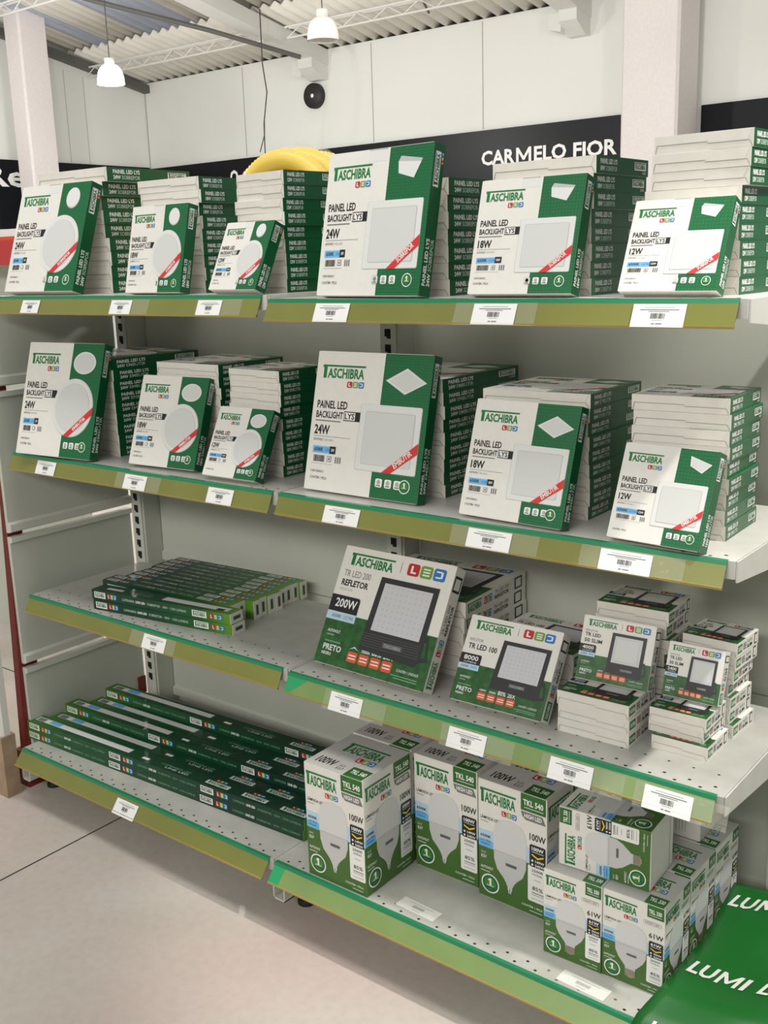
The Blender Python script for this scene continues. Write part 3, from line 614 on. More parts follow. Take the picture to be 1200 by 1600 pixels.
# watt, round, mount, (w, d, h), display (X, Y, z, yaw, lean), stack (xr, yf, yaw, n), shelf words
PANELS = [
 ('24W', True, 'SOBREPOR', (.283, .0345, .283), (-.005, .066, Z1L, 2, 19.2), (.285, .165, 1, 9), 'top shelf'),
 ('18W', True, 'SOBREPOR', (.205, .0290, .200), (.490, .070, Z1L, -2.7, 12.6), (.672, .130, 2, 9), 'top shelf'),
 ('12W', True, 'SOBREPOR', (.163, .0283, .155), (.789, .060, Z1L, -6.3, 24.8), (.940, .125, -6, 9), 'top shelf'),
 ('24W', False, 'SOBREPOR', (.278, .0312, .278), (1.108, .065, Z1R, -5.8, 11.4), (1.372, .120, 0, 7), 'top shelf'),
 ('18W', False, 'SOBREPOR', (.210, .0293, .204), (1.474, .059, Z1R, -.3, 15.4), (1.673, .122, -.5, 8), 'top shelf'),
 ('12W', False, 'SOBREPOR', (.168, .0282, .155), (1.769, .059, Z1R, -1.3, 23.1), (1.938, .125, -2, 9), 'top shelf'),
 ('24W', True, 'EMBUTIR', (.285, .0279, .298), (.050, .004, Z2, 5.3, 17.1), (.327, .104, -1, 9), 'second shelf'),
 ('18W', True, 'EMBUTIR', (.222, .0275, .223), (.460, .054, Z2, 4.3, 19.6), (.690, .135, 0, 9), 'second shelf'),
 ('12W', True, 'EMBUTIR', (.168, .0269, .166), (.743, .039, Z2, 1.4, 26.9), (.900, .123, -1.6, 9), 'second shelf'),
 ('24W', False, 'EMBUTIR', (.306, .0269, .296), (1.035, .070, Z2, -.4, 13.7), (1.341, .137, .3, 9), 'second shelf'),
 ('18W', False, 'EMBUTIR', (.227, .0258, .221), (1.456, .046, Z2, -3, 17.3), (1.675, .120, .5, 9), 'second shelf'),
 ('12W', False, 'EMBUTIR', (.171, .0268, .165), (1.772, .032, Z2, -4.7, 21.4), (1.939, .104, 2, 9), 'second shelf')]
jit = random.Random(11)
for watt, rd, mount, (w, d, h), (X, Y, z, yaw, lean), (xr, yf, syaw, n), where in PANELS:
    kind = watt + (' round' if rd else ' square'); o = panel_carton(watt, rd, mount, w, d, h)
    stand(o, X, Y, z, R_(yaw), R_(lean), w, d)
    tag(o, 'upright %s panel light carton leaning before its stack, %s' % (kind, where), 'carton', 'panel light cartons on display')
    for k in range(n):
        c = copy_tree(o); lev = n - 1 - k
        dx = jit.uniform(-.003, .003); dy = jit.uniform(0, .004); dr = jit.uniform(-.7, .7)
        if where == 'top shelf':
            if watt == '24W' and rd: dx += {0: .012, 1: -.010, 2: -.018, 3: -.016, 4: -.014}.get(k, 0)
            if watt == '18W' and rd: dx += {1: .004, 2: -.006, 5: .004}.get(k, 0)
            if watt == '12W' and not rd: dx += {0: .010, 1: .007, 2: .006}.get(k, -.004)
            if watt == '18W' and not rd and k == 0: dx += .004
        lay(c, xr + dx, yf + dy, z + lev * (d + .0002) + .0001, R_(syaw + dr), w, d)
        tag(c, '%s carton in the flat stack of %s panel lights, %s' % (ordinal(k, n), kind, where), 'carton', '%s panel light cartons stacked on the %s' % (kind, where))

# ------------------------------------------------------------------ floodlight cartons
def flood_carton(kind, w, d, h):
    big = kind == '200'
    b = MB(); b.box((-w / 2, -d / 2, 0), (w / 2, d / 2, h), 'carton_white', {'bottom': 'carton_flap', 'top': 'carton_flap'})
    F = Frame((-w / 2, -d / 2, 0), (1, 0, 0), (0, 0, 1), w, h)
    gt = {'200': .43, '100': .44, '50': .40, '30': .40}[kind]
    b.rect(F, 0, 0, 1, gt, 'grass_green', 1)
    logo(b, F, .075, .845, .48, .95)
    b.rect(F, .54, .86, .543, .95, 'ink_black', 2)
    led(b, F, .60, .855, .93, .955)
    # floodlight picture
    if big: x0, x1, y0, y1, yb = .40, .915, .36, .80, .16
    elif kind == '100': x0, x1, y0, y1, yb = .42, .93, .36, .78, .19
    else: x0, x1, y0, y1, yb = .43, .90, .34, .80, .14
    b.poly(F, [(x1 - .03, .40), (x1 + .015, .42), (x1 + .05, .22), (x1 - .03, .20)], 'flood_black', 3); b.poly(F, [(x1 - .01, .36), (x1 + .008, .37), (x1 + .025, .25), (x1 - .01, .24)], 'grass_green', 4)
    b.poly(F, [(x0, y1), (x0 - .03, yb + .06), (x0 - .03, yb + .03), (x1 - .05, yb), (x1 - .01, yb + .05), (x1, y1)], 'flood_black', 5)
    b.poly(F, [(x0 + .045, y1 - .045), (x0 + .03, y0), (x1 - .055, y0 - .0), (x1 - .045, y1 - .045)], 'flood_panel', 6)
    if big or kind == '100':
        nx, ny = 9, 8
        for i in range(nx):
            for j in range(ny):
                a = x0 + .075 + (x1 - x0 - .165) * i / (nx - 1); c = y0 + .035 + (y1 - y0 - .11) * j / (ny - 1); b.rect(F, a, c, a + .016, c + .014, 'flood_led', 7)
    else: b.poly(F, [(x0 + .08, y1 - .085), (x0 + .075, y0 + .05), (x1 - .10, y0 + .05), (x1 - .095, y1 - .085)], 'panel_image', 7)
    if big:
        for k in range(6): b.rect(F, x0 - .025, yb + .065 + k * .02, x1 - .03, yb + .068 + k * .02, 'flood_grey', 6)
    lx = x0 + .17
    b.rect(F, lx, yb + .085, lx + .17, yb + .125, 'flood_grey', 7); b.text(F, 'TASCHIBRA', lx + .01, yb + .092, lx + .16, yb + .118, 'ink_pale', 8, .01)
    if big:
        b.text(F, 'TR LED 200', .05, .745, .30, .80, 'ink_grey', 2, 0); b.text(F, 'REFLETOR', .05, .665, .30, .72, 'ink_black', 2, .03); b.text(F, 'REFLECTOR', .05, .625, .17, .645, 'ink_pale', 2)
        b.rrect(F, .0, .42, .27, .58, 'ink_black', 3, .15); b.rect(F, 0, .42, .1, .58, 'ink_black', 4); b.text(F, '200W', .05, .48, .25, .555, 'ink_white', 5, .02)
        b.rect(F, 0, .37, .27, .44, 'pale_blue', 5); b.text(F, '6500K', .05, .39, .14, .42, 'ink_grey', 6, .02); b.text(F, 'LUZ FRIA', .16, .39, .25, .42, 'ink_grey', 6)
    else:
        if kind == '100': b.text(F, 'REFLETOR', .05, .70, .20, .735, 'ink_grey', 2); b.text(F, 'TR LED 100', .05, .61, .37, .675, 'ink_black', 2, .02)
        else: b.text(F, 'REFLETOR', .05, .755, .22, .785, 'ink_grey', 2); b.text(F, 'TR LED', .05, .68, .27, .735, 'ink_black', 2, .02); b.text(F, kind + ' SLIM', .05, .585, .30, .645, 'ink_black', 2, .02)
        b.rrect(F, .0, .42, .23, .55, 'ink_black', 3, .15); b.rect(F, 0, .42, .1, .55, 'ink_black', 4); b.text(F, {'100': '8000', '50': '4000', '30': '2400'}[kind], .04, .475, .2, .53, 'ink_white', 5, .02); b.text(F, 'LUMENS', .05, .443, .19, .462, 'ink_white', 5)
        b.rect(F, 0, .365, .23, .43, 'pale_blue', 5); b.text(F, '6500K', .03, .385, .12, .412, 'ink_grey', 6, .02); b.rect(F, .14, .39, .21, .41, 'band_blue', 6)
    b.text(F, 'AUTOVOLT', .05, .265, .17, .29, 'ink_white', 3, .02); b.rect(F, .05, .238, .12, .25, 'side_text_faint', 3)
    b.rect(F, .05, .185, .2, .195, 'side_text_faint', 3); b.text(F, 'PRETO', .05, .115, .22, .165, 'ink_white', 3, .02); b.text(F, 'NEGRO', .05, .075, .14, .1, 'ink_white', 3, .02)
    for k in range(4):
        a = .29 + k * .105; b.rrect(F, a, .065, a + .09, .15, 'ink_orange', 3); b.rect(F, a + .012, .115, a + .078, .125, 'ink_white', 4); b.rect(F, a + .012, .09, a + .078, .1, 'ink_white', 4)
        s = ('100W', '30000h', '80%', '20X')[k]
        if k or not big: b.text(F, s, a + (.012 if k < 2 else 0), .162, a + .085, .162 + (.025 if k < 2 else .05), 'ink_white', 4, .015)
        else: b.poly(F, [(a, .165), (a + .045, .195), (a + .09, .165), (a + .045, .182)], 'side_text', 4)
    b.text(F, 'CONTÉM 1 UNIDADE', .74, .095, .93, .122, 'ink_white', 3, 0); b.rect(F, .70, .06, .93, .067, 'side_text_faint', 3); b.rect(F, .73, .04, .93, .047, 'side_text_faint', 3)
    S = Frame((w / 2, d / 2, 0), (0, 0, 1), (0, -1, 0), h, d)
    b.rect(S, .03, .2, .24, .8, 'logo_green', 1) if not big else None
    if big: logo(b, S, .03, .22, .25, .82)
    else: b.text(S, 'TASCHIBRA', .045, .34, .225, .66, 'ink_white', 2, .03)
    led(b, S, .29, .25, .42, .75); b.text(S, ('TR LED 200' if big else 'TR LED ' + kind), .46, .56, .70, .80, 'ink_grey', 2, .01); b.text(S, 'REFLETOR' if kind in ('200', '100') else 'SLIM', .46, .2, .70, .46, 'ink_black', 2, .03)
    b.rect(S, .80, .12, .93, .9, 'ink_black', 2); b.rect(S, .82, .22, .91, .8, 'carton_white', 3)
    Bt = Frame((-w / 2, d / 2, 0), (1, 0, 0), (0, -1, 0), w, d)
    o = b.build('floodlight_carton'); flaps(o, w, d, h)
    B = o.children[0]
    return o
def pile(proto, xr, yf, z0, yaw, w, d, n, words, grp, dz=0.0, shifts={}):
    for k in range(n):
        c = copy_tree(proto); lev = n - 1 - k; dx, dy, dr = shifts.get(k, (0, 0, 0))
        lay(c, xr + dx + jit.uniform(-.002, .002), yf + dy + jit.uniform(-.002, .002), z0 + lev * (d + .0002) + .0001, R_(yaw + dr + jit.uniform(-.8, .8)), w, d)
        tag(c, '%s carton in the %s' % (ordinal(k, n), words), 'carton', grp)
g = flood_carton('200', .312, .0345, .272); stand(g, 1.031, .084, Z3, R_(-1.6), R_(28.2), .312, .0345)
tag(g, 'large white and green 200W floodlight carton leaning back, third shelf', 'carton', 'floodlight cartons on display')
pile(g, 1.349, .186, Z3, 1.6, .312, .0345, 5, 'flat pile behind the 200W floodlight carton', '200W floodlight cartons in a pile', shifts={0: (.008, .0, 2), 1: (.003, .0, 1)})
q = flood_carton('100', .212, .035, .178); stand(q, 1.404, .080, Z3, R_(1), R_(31.5), .212, .035)
tag(q, 'white and green 100W floodlight carton leaning back, middle of third shelf', 'carton', 'floodlight cartons on display')
pile(q, 1.605, .20, Z3, 0, .212, .035, 3, 'flat pile hidden behind the 100W floodlight carton', '100W floodlight cartons in a pile')
f5 = flood_carton('50', .1455, .0283, .122)
pile(f5, 1.786, .076, Z3, 1.3, .1455, .0283, 3, 'low front pile of 50W slim floodlights', '50W floodlight cartons, front pile', shifts={0: (.001, 0, .5)})
pile(f5, 1.799, .215, Z3, 2.7, .1455, .0283, 8, 'tall rear pile of 50W slim floodlights', '50W floodlight cartons, rear pile', shifts={1: (-.006, .004, 0), 3: (-.01, .004, 1), 5: (.004, .004, 0)})
stand(f5, 1.650, .150, Z3 + 3 * .0285, R_(2.9), R_(20.5), .1455, .0283); tag(f5, 'upright 50W slim floodlight carton on top of its low pile', 'carton', 'floodlight cartons on display')
f3 = flood_carton('30', .106, .0268, .100)
pile(f3, 1.922, .110, Z3, .7, .106, .0268, 3, 'low front pile of 30W slim floodlights', '30W floodlight cartons, front pile', shifts={0: (-.002, .0, 1), 1: (-.010, .008, -1), 2: (.002, 0, 0)})
pile(f3, 1.928, .222, Z3, -2, .106, .0268, 7, 'tall rear pile of 30W slim floodlights', '30W floodlight cartons, rear pile', shifts={0: (.002, 0, 0), 2: (-.004, .002, 2), 3: (-.012, .003, 0), 4: (-.006, 0, 0), 5: (-.008, .003, 0)})
stand(f3, 1.816, .178, Z3 + 3 * .027, R_(.9), R_(18.5), .106, .0268); tag(f3, 'upright 30W slim floodlight carton on top of its low pile', 'carton', 'floodlight cartons on display')

# ------------------------------------------------------------------ long tube-luminaire cartons
def tube_carton(L, wd, ht, reps, watt, lum, m):
    """lying carton, length along x, origin at the middle of its base"""
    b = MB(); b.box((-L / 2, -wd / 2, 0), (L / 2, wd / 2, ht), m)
    def side(F, l=1):
        seg = 1.0 / reps
        ends = [(k * seg, k) for k in range(reps)]
        for s, k in ends:
            q = seg
            b.rect(F, s + .02 * q, .2, s + .15 * q, .82, 'ink_white', l); logo(b, F, s + .028 * q, .30, s + .142 * q, .74, m, l + 1)
            led(b, F, s + .18 * q, .25, s + .295 * q, .78, l)
            b.text(F, 'LUMINARIA', s + .345 * q, .38, s + .455 * q, .62, 'side_text_faint', l, 0); b.text(F, 'LINE LED', s + .47 * q, .38, s + .555 * q, .62, 'ink_white', l, .03)
            b.text(F, 'SOBREPOR · %s · %s LÚMENS' % (watt, lum), s + .575 * q, .38, s + (.97 if reps > 1 else .80) * q, .62, 'side_text_faint', l, 0)
            if reps == 1: b.rect(F, .835, .2, .935, .82, 'ink_white', l) if False else None
        if reps == 1:
            b.rect(F, .74, .2, .84, .82, 'ink_white', l); logo(b, F, .747, .30, .833, .74, m, l + 1); led(b, F, .86, .25, .945, .78, l)
    return b, side
def tube18():
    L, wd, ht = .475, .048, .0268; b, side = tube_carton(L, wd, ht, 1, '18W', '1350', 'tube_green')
    F = Frame((-L / 2, -wd / 2, 0), (1, 0, 0), (0, 0, 1), L, ht)
    b.rect(F, .02, .2, .105, .82, 'ink_white', 1); logo(b, F, .026, .30, .099, .74, 'tube_green', 2); led(b, F, .12, .25, .19, .78, 1)
    b.text(F, 'LUMINARIA', .235, .38, .325, .62, 'side_text', 1, 0); b.text(F, 'LINE LED', .335, .38, .405, .62, 'ink_white', 1, .03); b.text(F, 'SOBREPOR · 18W · 1350 LUMENS', .42, .38, .70, .62, 'side_text', 1, 0)
    b.rect(F, .74, .2, .84, .82, 'ink_white', 1); logo(b, F, .747, .30, .833, .74, 'tube_green', 2); led(b, F, .86, .25, .945, .78, 1)
    T = Frame((-L / 2, -wd / 2, ht), (1, 0, 0), (0, 1, 0), L, wd)
    b.rect(T, .50, .30, .955, .78, 'panel_rim', 1); b.rect(T, .08, .35, .20, .6, 'side_text', 1); b.text(T, 'LINE LED', .27, .3, .42, .6, 'side_text_faint', 1); b.rect(T, .88, .3, .93, .55, 'ink_black', 2)
    B = Frame((-L / 2, wd / 2, 0), (1, 0, 0), (0, -1, 0), L, wd)
    b.rect(B, .04, .2, .2, .8, 'side_text', 1); b.rect(B, .3, .4, .7, .55, 'side_text_faint', 1)
    # printed long edge at the back reads when the carton is set on its edge
    K = Frame((L / 2, wd / 2, 0), (-1, 0, 0), (0, 0, 1), L, ht)
    led(b, K, .05, .25, .13, .78, 1); b.rect(K, .16, .2, .27, .82, 'side_text', 1); b.text(K, 'SOBREPOR · 18W · 1350 LUMENS', .36, .38, .70, .62, 'side_text_faint', 1, 0); led(b, K, .80, .25, .88, .78, 1); b.rect(K, .90, .2, .985, .82, 'side_text', 1)
    o = b.build('tube_light_carton')
    e = MB(); e.box((L / 2, -wd / 2, 0), (L / 2 + .001, wd / 2, ht), 'carton_white'); E = Frame((L / 2 + .001, -wd / 2, 0), (0, 1, 0), (0, 0, 1), wd, ht)
    e.rect(E, .22, .32, .8, .7, 'ink_grey', 1); e.rect(E, .26, .38, .76, .62, 'print_green_side', 2); e.build('end_flap', o)
    return o, L, wd, ht
o, L, wd, ht = tube18()
base = o
def place_tube(o, xl, yf, z, yaw, L, wd): o.location = (xl + math.cos(yaw) * L / 2 - math.sin(yaw) * wd / 2, yf + math.sin(yaw) * L / 2 + math.cos(yaw) * wd / 2, z); o.rotation_euler = (0, 0, yaw)
ZT = Z3 + .0032
GT = 'short 18W tube light cartons on the third shelf'
a = copy_tree(base); place_tube(a, .262, .027, ZT, R_(7.2), L, wd); tag(a, 'lower of two short tube cartons lying flat at the front', 'carton', GT)
a = copy_tree(base); place_tube(a, .256, .029, ZT + ht + .0002, R_(7.0), L, wd); tag(a, 'upper of two short tube cartons lying flat at the front', 'carton', GT)
N = 10
for k in range(N):
    a = base if k == N - 1 else copy_tree(base)
    yaw = R_(4.0); xl = (.215 if k > 1 else .19) + jit.uniform(-.004, .004) - (.012 if k > 5 else 0); yf = .113 + k * .0271 + (xl - .2) * math.tan(yaw)
    # set on edge: the printed edge faces up
    rot = Matrix.Rotation(yaw, 4, 'Z') @ Matrix.Rotation(-math.pi / 2, 4, 'X') @ Matrix.Rotation(math.pi, 4, 'X') @ Matrix.Rotation(math.pi, 4, 'X')
    p = rot @ Vector((-L / 2, wd / 2, 0))
    a.matrix_world = Matrix.Translation(Vector((xl, yf, ZT)) - p) @ rot
    tag(a, '%s short tube carton standing on edge, counted from the front' % ('frontmost' if k == 0 else 'rearmost' if k == N - 1 else ORD[k]), 'carton', GT)
def tube36():
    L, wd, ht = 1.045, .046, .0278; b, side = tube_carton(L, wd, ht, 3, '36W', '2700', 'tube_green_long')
    side(Frame((-L / 2, -wd / 2, 0), (1, 0, 0), (0, 0, 1), L, ht))
    T = Frame((-L / 2, -wd / 2, ht), (1, 0, 0), (0, 1, 0), L, wd)
    b.rect(T, .015, .34, .40, .78, 'panel_rim', 1); b.rect(T, .02, .36, .05, .72, 'ink_grey', 2); b.rect(T, .07, .4, .115, .8, 'band_blue', 2)
    b.rect(T, .45, .3, .475, .5, 'ink_white', 1); b.text(T, 'LUMINARIA LED', .52, .42, .62, .58, 'side_text_faint', 1); b.text(T, 'LINE LED', .54, .2, .62, .36, 'side_text', 1)
    for s in (.68, .80, .92):
        b.rect(T, s, .2, s + .075, .55, 'side_text', 1); logo(b, T, s + .006, .26, s + .07, .5, 'tube_green_long', 2); led(b, T, s + .02, .64, s + .055, .8, 1)
    o = b.build('tube_light_carton')
    for s in (-1, 1):
        e = MB(); xa, xb = (L / 2, L / 2 + .001) if s > 0 else (-L / 2 - .001, -L / 2)
        e.box((xa, -wd / 2, 0), (xb, wd / 2, ht), 'ink_lime'); e.build('end_flap', o)
    return o, L, wd, ht
base, L, wd, ht = tube36()
GT = 'long 36W tube light cartons on the bottom shelf'
rows = [(-.042, -.025, 2, 2.5), (.0, .024, 2, 2.5), (.012, .0725, 3, 2.5), (.060, .1225, 3, 2.5), (.072, .171, 4, 2.5)]
words = ['front row', 'second row', 'third row', 'fourth row', 'rear row']
first = True
for r, (xl, yf, n, yaw) in enumerate(rows):
    for lev in range(n):
        a = base if first else copy_tree(base); first = False
        place_tube(a, xl + jit.uniform(-.003, .003), yf, Z4 + .0003 + lev * (ht + .0002), R_(yaw - .0), L, wd)
        lv = ('lower' if lev == 0 else 'upper') if n == 2 else ('lowest', 'second', 'third', 'top')[lev] if n == 4 else ('lowest', 'middle', 'top')[lev]
        tag(a, '%s long tube carton in the %s of the bottom shelf' % (lv, words[r]), 'carton', GT)

# ------------------------------------------------------------------ bulb cartons
def bulb_face(b, F, kind):
    W100 = kind == '100W'; m = 'bulb_green'
    b.rect(F, 0, 0, 1, .43, m, 1)
    for k in range(6): b.rect(F, 0, .43 + k * .03, .22, .43 + (k + 1) * .03, ('band_blue', 'band_blue', 'pale_blue', 'pale_blue', 'pale_blue', 'carton_white')[k], 1)
    b.rect(F, .62, .43, .76, .56, 'pale_blue', 1)
    logo(b, F, .03, .815, .56, .935, 'logo_green', 2); led(b, F, .35, .745, .57, .79)
    b.rect(F, .63 if W100 else .72, .86, .985, .999, 'bulb_dark_green', 2); b.text(F, 'TKL 540' if W100 else 'TKL 330', .665 if W100 else .745, .905, .95, .955, 'ink_white', 3, .03); b.rect(F, .68 if W100 else .75, .885, .95, .890, 'ink_white', 3)
    if W100:
        b.poly(F, [(.63, .85), (.94, .85), (.985, .785), (.70, .785), (.65, .81)], 'ink_grey', 2); b.text(F, 'HIGH LED', .68, .802, .93, .838, 'ink_white', 3, .03)
    else:
        b.rrect(F, .66, .775, .95, .815, 'ink_grey', 2, .4); b.rrect(F, .665, .779, .945, .811, 'carton_white', 3, .4); b.text(F, 'HIGH LED', .69, .785, .92, .805, 'ink_grey', 4, .02)
    b.text(F, 'LÂMPADA LED', .03, .672, .31, .705, 'ink_black', 2, .01); b.rect(F, .03, .65, .15, .655, 'ink_grey', 2)
    b.text(F, '6500K', .03, .515, .19, .54, 'ink_black', 3, .02); b.text(F, 'LUZ FRIA', .03, .48, .19, .5, 'ink_blue', 3, .01); b.rect(F, .03, .455, .17, .463, 'ink_blue', 3)
    b.text(F, 'BASE', .04, .375, .11, .392, 'side_text', 3); b.text(F, 'E27', .04, .335, .12, .36, 'ink_white', 3, .02); b.text(F, 'AUTOVOLT', .03, .245, .22, .268, 'ink_white', 3, .02); b.rect(F, .03, .22, .17, .227, 'side_text', 3)
    seal(b, F, .175, .125, .135, .135 * F.w / F.h, 4)
    # bulb picture
    c = .47; L = []
    if W100: prof = [(.235, .44), (.245, .50), (.24, .60), (.215, .66), (.15, .705), (.0, .725)]; low = [(.24, .44), (.235, .36), (.19, .28), (.10, .225), (.06, .19), (.035, .155), (.03, .125)]
    else: prof = [(.255, .46), (.26, .55), (.245, .62), (.19, .68), (.10, .705), (0, .71)]; low = [(.255, .46), (.25, .36), (.20, .29), (.13, .235), (.085, .20), (.085, .175)]
    P = [(c + x, y) for x, y in prof] + [(c - x, y) for x, y in reversed(prof[:-1])]; b.poly(F, P, 'bulb_image', 3)
    Q = [(c - x, y) for x, y in low] + [(c + x, y) for x, y in reversed(low)]; b.poly(F, Q, 'bulb_image_low', 3)
    b.rect(F, c - .245, .437, c + .245, .441, 'ink_pale', 4); b.rect(F, c - .06, .335, c + .10, .36, 'flood_grey', 5)
    if W100: b.rect(F, c - .02, .105, c + .02, .16, 'bulb_image', 4); b.rect(F, c - .006, .10, c + .006, .15, 'ink_grey', 5)
    else:
        for k in range(5): b.rect(F, c - .085, .10 + k * .016, c + .085, .112 + k * .016, 'metal_screw', 4)
        b.rect(F, c - .085, .10, c + .085, .178, 'flood_grey', 3); b.poly(F, [(c - .06, .10), (c + .06, .10), (c + .03, .085), (c - .03, .085)], 'metal_screw', 4)
    b.text(F, kind, .755, .632, .985, .69, 'ink_black', 2, .02)
    b.rrect(F, .735, .12, .99, .425, 'ink_white', 4, .1)
    b.rrect(F, .76, .415, .985, .60, 'ink_black', 5, .1); b.text(F, kind, .79, .553, .96, .585, 'ink_white', 6, .03); b.rect(F, .79, .54, .96, .544, 'ink_white', 6)
    b.poly(F, [(.79, .525), (.875, .503), (.96, .525), (.96, .512), (.875, .488), (.79, .512)], 'ink_yellow', 6)
    for k, s in enumerate(('149W', '540W') if W100 else ('90W', '330W')): b.text(F, s, .84, .455 - k * .033, .97, .478 - k * .033, 'ink_white', 6, .02); b.disc(F, .80, .467 - k * .033, .015, .01, 'ink_white', 6, 12)
    b.text(F, '25000', .79, .375, .95, .398, 'ink_black', 6, .01); b.text(F, 'HORAS', .80, .345, .94, .363, 'ink_grey', 6, .01); b.rect(F, .82, .305, .92, .311, 'ink_pale', 6); b.text(F, '85%', .80, .22, .95, .252, 'ink_black', 6, .01); b.rect(F, .79, .195, .96, .202, 'ink_grey', 6); b.rect(F, .79, .178, .96, .184, 'ink_pale', 6); b.rect(F, .78, .145, .96, .15, 'ink_pale', 6)
    b.text(F, 'CONTÉM 1 PEÇA', .645, .055, .95, .08, 'ink_white', 3, .01); b.rect(F, .76, .03, .94, .036, 'side_text', 3)
def bulb_carton(kind, w, d, h):
    b = MB(); b.box((-w / 2, -d / 2, 0), (w / 2, d / 2, h), 'carton_white')
    bulb_face(b, Frame((-w / 2, -d / 2, 0), (1, 0, 0), (0, 0, 1), w, h), kind); bulb_face(b, Frame((w / 2, -d / 2, 0), (0, 1, 0), (0, 0, 1), d, h), kind)
    for F in (Frame((w / 2, d / 2, 0), (-1, 0, 0), (0, 0, 1), w, h), Frame((-w / 2, d / 2, 0), (0, -1, 0), (0, 0, 1), d, h)):
        b.rect(F, 0, 0, 1, .43, 'bulb_green', 1); b.rect(F, .1, .5, .9, .52, 'ink_pale', 2)
        for k in range(9): b.rect(F, .1, .55 + k * .035, .45, .557 + k * .035, 'ink_pale', 2); b.rect(F, .52, .55 + k * .035, .9, .557 + k * .035, 'ink_pale', 2)
    o = b.build('bulb_carton')
    t = MB(); t.box((-w / 2 + .0005, -d / 2 + .0005, h), (w / 2 - .0005, d / 2 - .0005, h + .0012), 'carton_shaded'); T = Frame((-w / 2, -d / 2, h + .0012), (1, 0, 0), (0, 1, 0), w, d)
    logo(t, T, .20, .52, .86, .78, 'logo_green', 1); led(t, T, .56, .36, .86, .48, 1); 
    if kind == '100W': t.text(T, kind, .10, .10, .40, .27, 'ink_black', 1, .02); t.text(T, 'BASE', .47, .16, .56, .21, 'ink_grey', 1); t.text(T, 'E27', .47, .08, .58, .135, 'ink_black', 1)
    t.rect(T, .66, .0, .97, .25, 'bulb_dark_green', 1); t.text(T, 'TKL 540' if kind == '100W' else 'TKL 330', .70, .09, .94, .19, 'ink_white', 2, .03)
    t.build('top_flap', o)
    t = MB(); t.add([(x, y, -k) for k in (.0001, .0012) for x, y in ((-w / 2 + .004, -d / 2 + .001), (w / 2 - .004, -d / 2 + .001), (w / 2 - .012, d * .32), (-w / 2 + .012, d * .32))], [(0, 1, 2, 3), (7, 6, 5, 4), (0, 4, 5, 1), (1, 5, 6, 2), (2, 6, 7, 3), (3, 7, 4, 0)], 'carton_white')
    B = Frame((-w / 2, d / 2, -.0012), (1, 0, 0), (0, -1, 0), w, d); t.rect(B, .05, .17, .95, .185, 'crease', 1)
    t.build('bottom_flap', o)
    return o
def up_carton(o, xr, yf, z, yaw, w, d):
    rot = Matrix.Rotation(R_(yaw), 4, 'Z'); p = rot @ Vector((w / 2, -d / 2, 0)); o.matrix_world = Matrix.Translation(Vector((xr, yf, z)) - p) @ rot
Wk, Dk, Hk = .165, .165, .270
k1 = bulb_carton('100W', Wk, Dk, Hk); zb = Z4 + .0015
GB = '100W bulb cartons on the bottom shelf'
for i, (xr, yf, yaw, lab) in enumerate(((1.265, -.068, .2, 'tall 100W bulb carton standing alone at the front of bottom shelf'), (1.262, .104, 0, '100W bulb carton directly behind the front one, mostly hidden'), (1.438, .100, .2, 'middle 100W bulb carton of the row, right of the front one'), (1.615, .083, -1.0, '100W bulb carton at right of row, touching the lying 61W carton'))):
    c = k1 if i == 0 else copy_tree(k1); up_carton(c, xr, yf, zb, yaw, Wk, Dk); tag(c, lab, 'carton', GB)
Wl, Dl, Hl = .121, .116, .181
l1 = bulb_carton('61W', Wl, Dl, Hl); GL = '61W bulb cartons on the bottom shelf'
for i, (xr, yf, yaw, lab) in enumerate(((1.779, .0, 1.5, 'front left upright 61W bulb carton under the lying one'), (1.901, .004, .7, 'front right upright 61W bulb carton beside the green plastic'), (1.899, .127, -.5, 'upright 61W bulb carton in the second row, right side'), (1.900, .248, -.8, 'upright 61W bulb carton in the rear row, right end'), (1.776, .122, .4, 'upright 61W bulb carton in second row, under the lying carton'), (1.773, .246, .2, 'upright 61W bulb carton in rear row, hidden behind the lying one'))):
    c = l1 if i == 0 else copy_tree(l1); up_carton(c, xr, yf, zb, yaw, Wl, Dl); tag(c, lab, 'carton', GL)
def lying_bulb(c, xl, yf, z, yaw, flip=False):
    rot = Matrix.Rotation(R_(yaw), 4, 'Z') @ Matrix.Rotation((1 if flip else -1) * math.pi / 2, 4, 'Y') @ (Matrix.Rotation(math.pi, 4, 'Z') if flip else Matrix.Identity(4))
    pts = [rot @ Vector((sx * Wl / 2, sy * Dl / 2, zz)) for sx in (-1, 1) for sy in (-1, 1) for zz in (0, Hl)]
    mx, my, mz = min(p.x for p in pts), min(p.y for p in pts), min(p.z for p in pts)
    c.matrix_world = Matrix.Translation(Vector((xl - mx, yf - my, z - mz))) @ rot
c = copy_tree(l1); lying_bulb(c, 1.669, .025, zb + Hl + .0032, 3.0); tag(c, '61W bulb carton lying on its side atop the front pair', 'carton', GL)
c = copy_tree(l1); lying_bulb(c, 1.683, .250, zb + Hl + .0032, 0, True); tag(c, '61W bulb carton lying at the back with its text side forward', 'carton', GL)

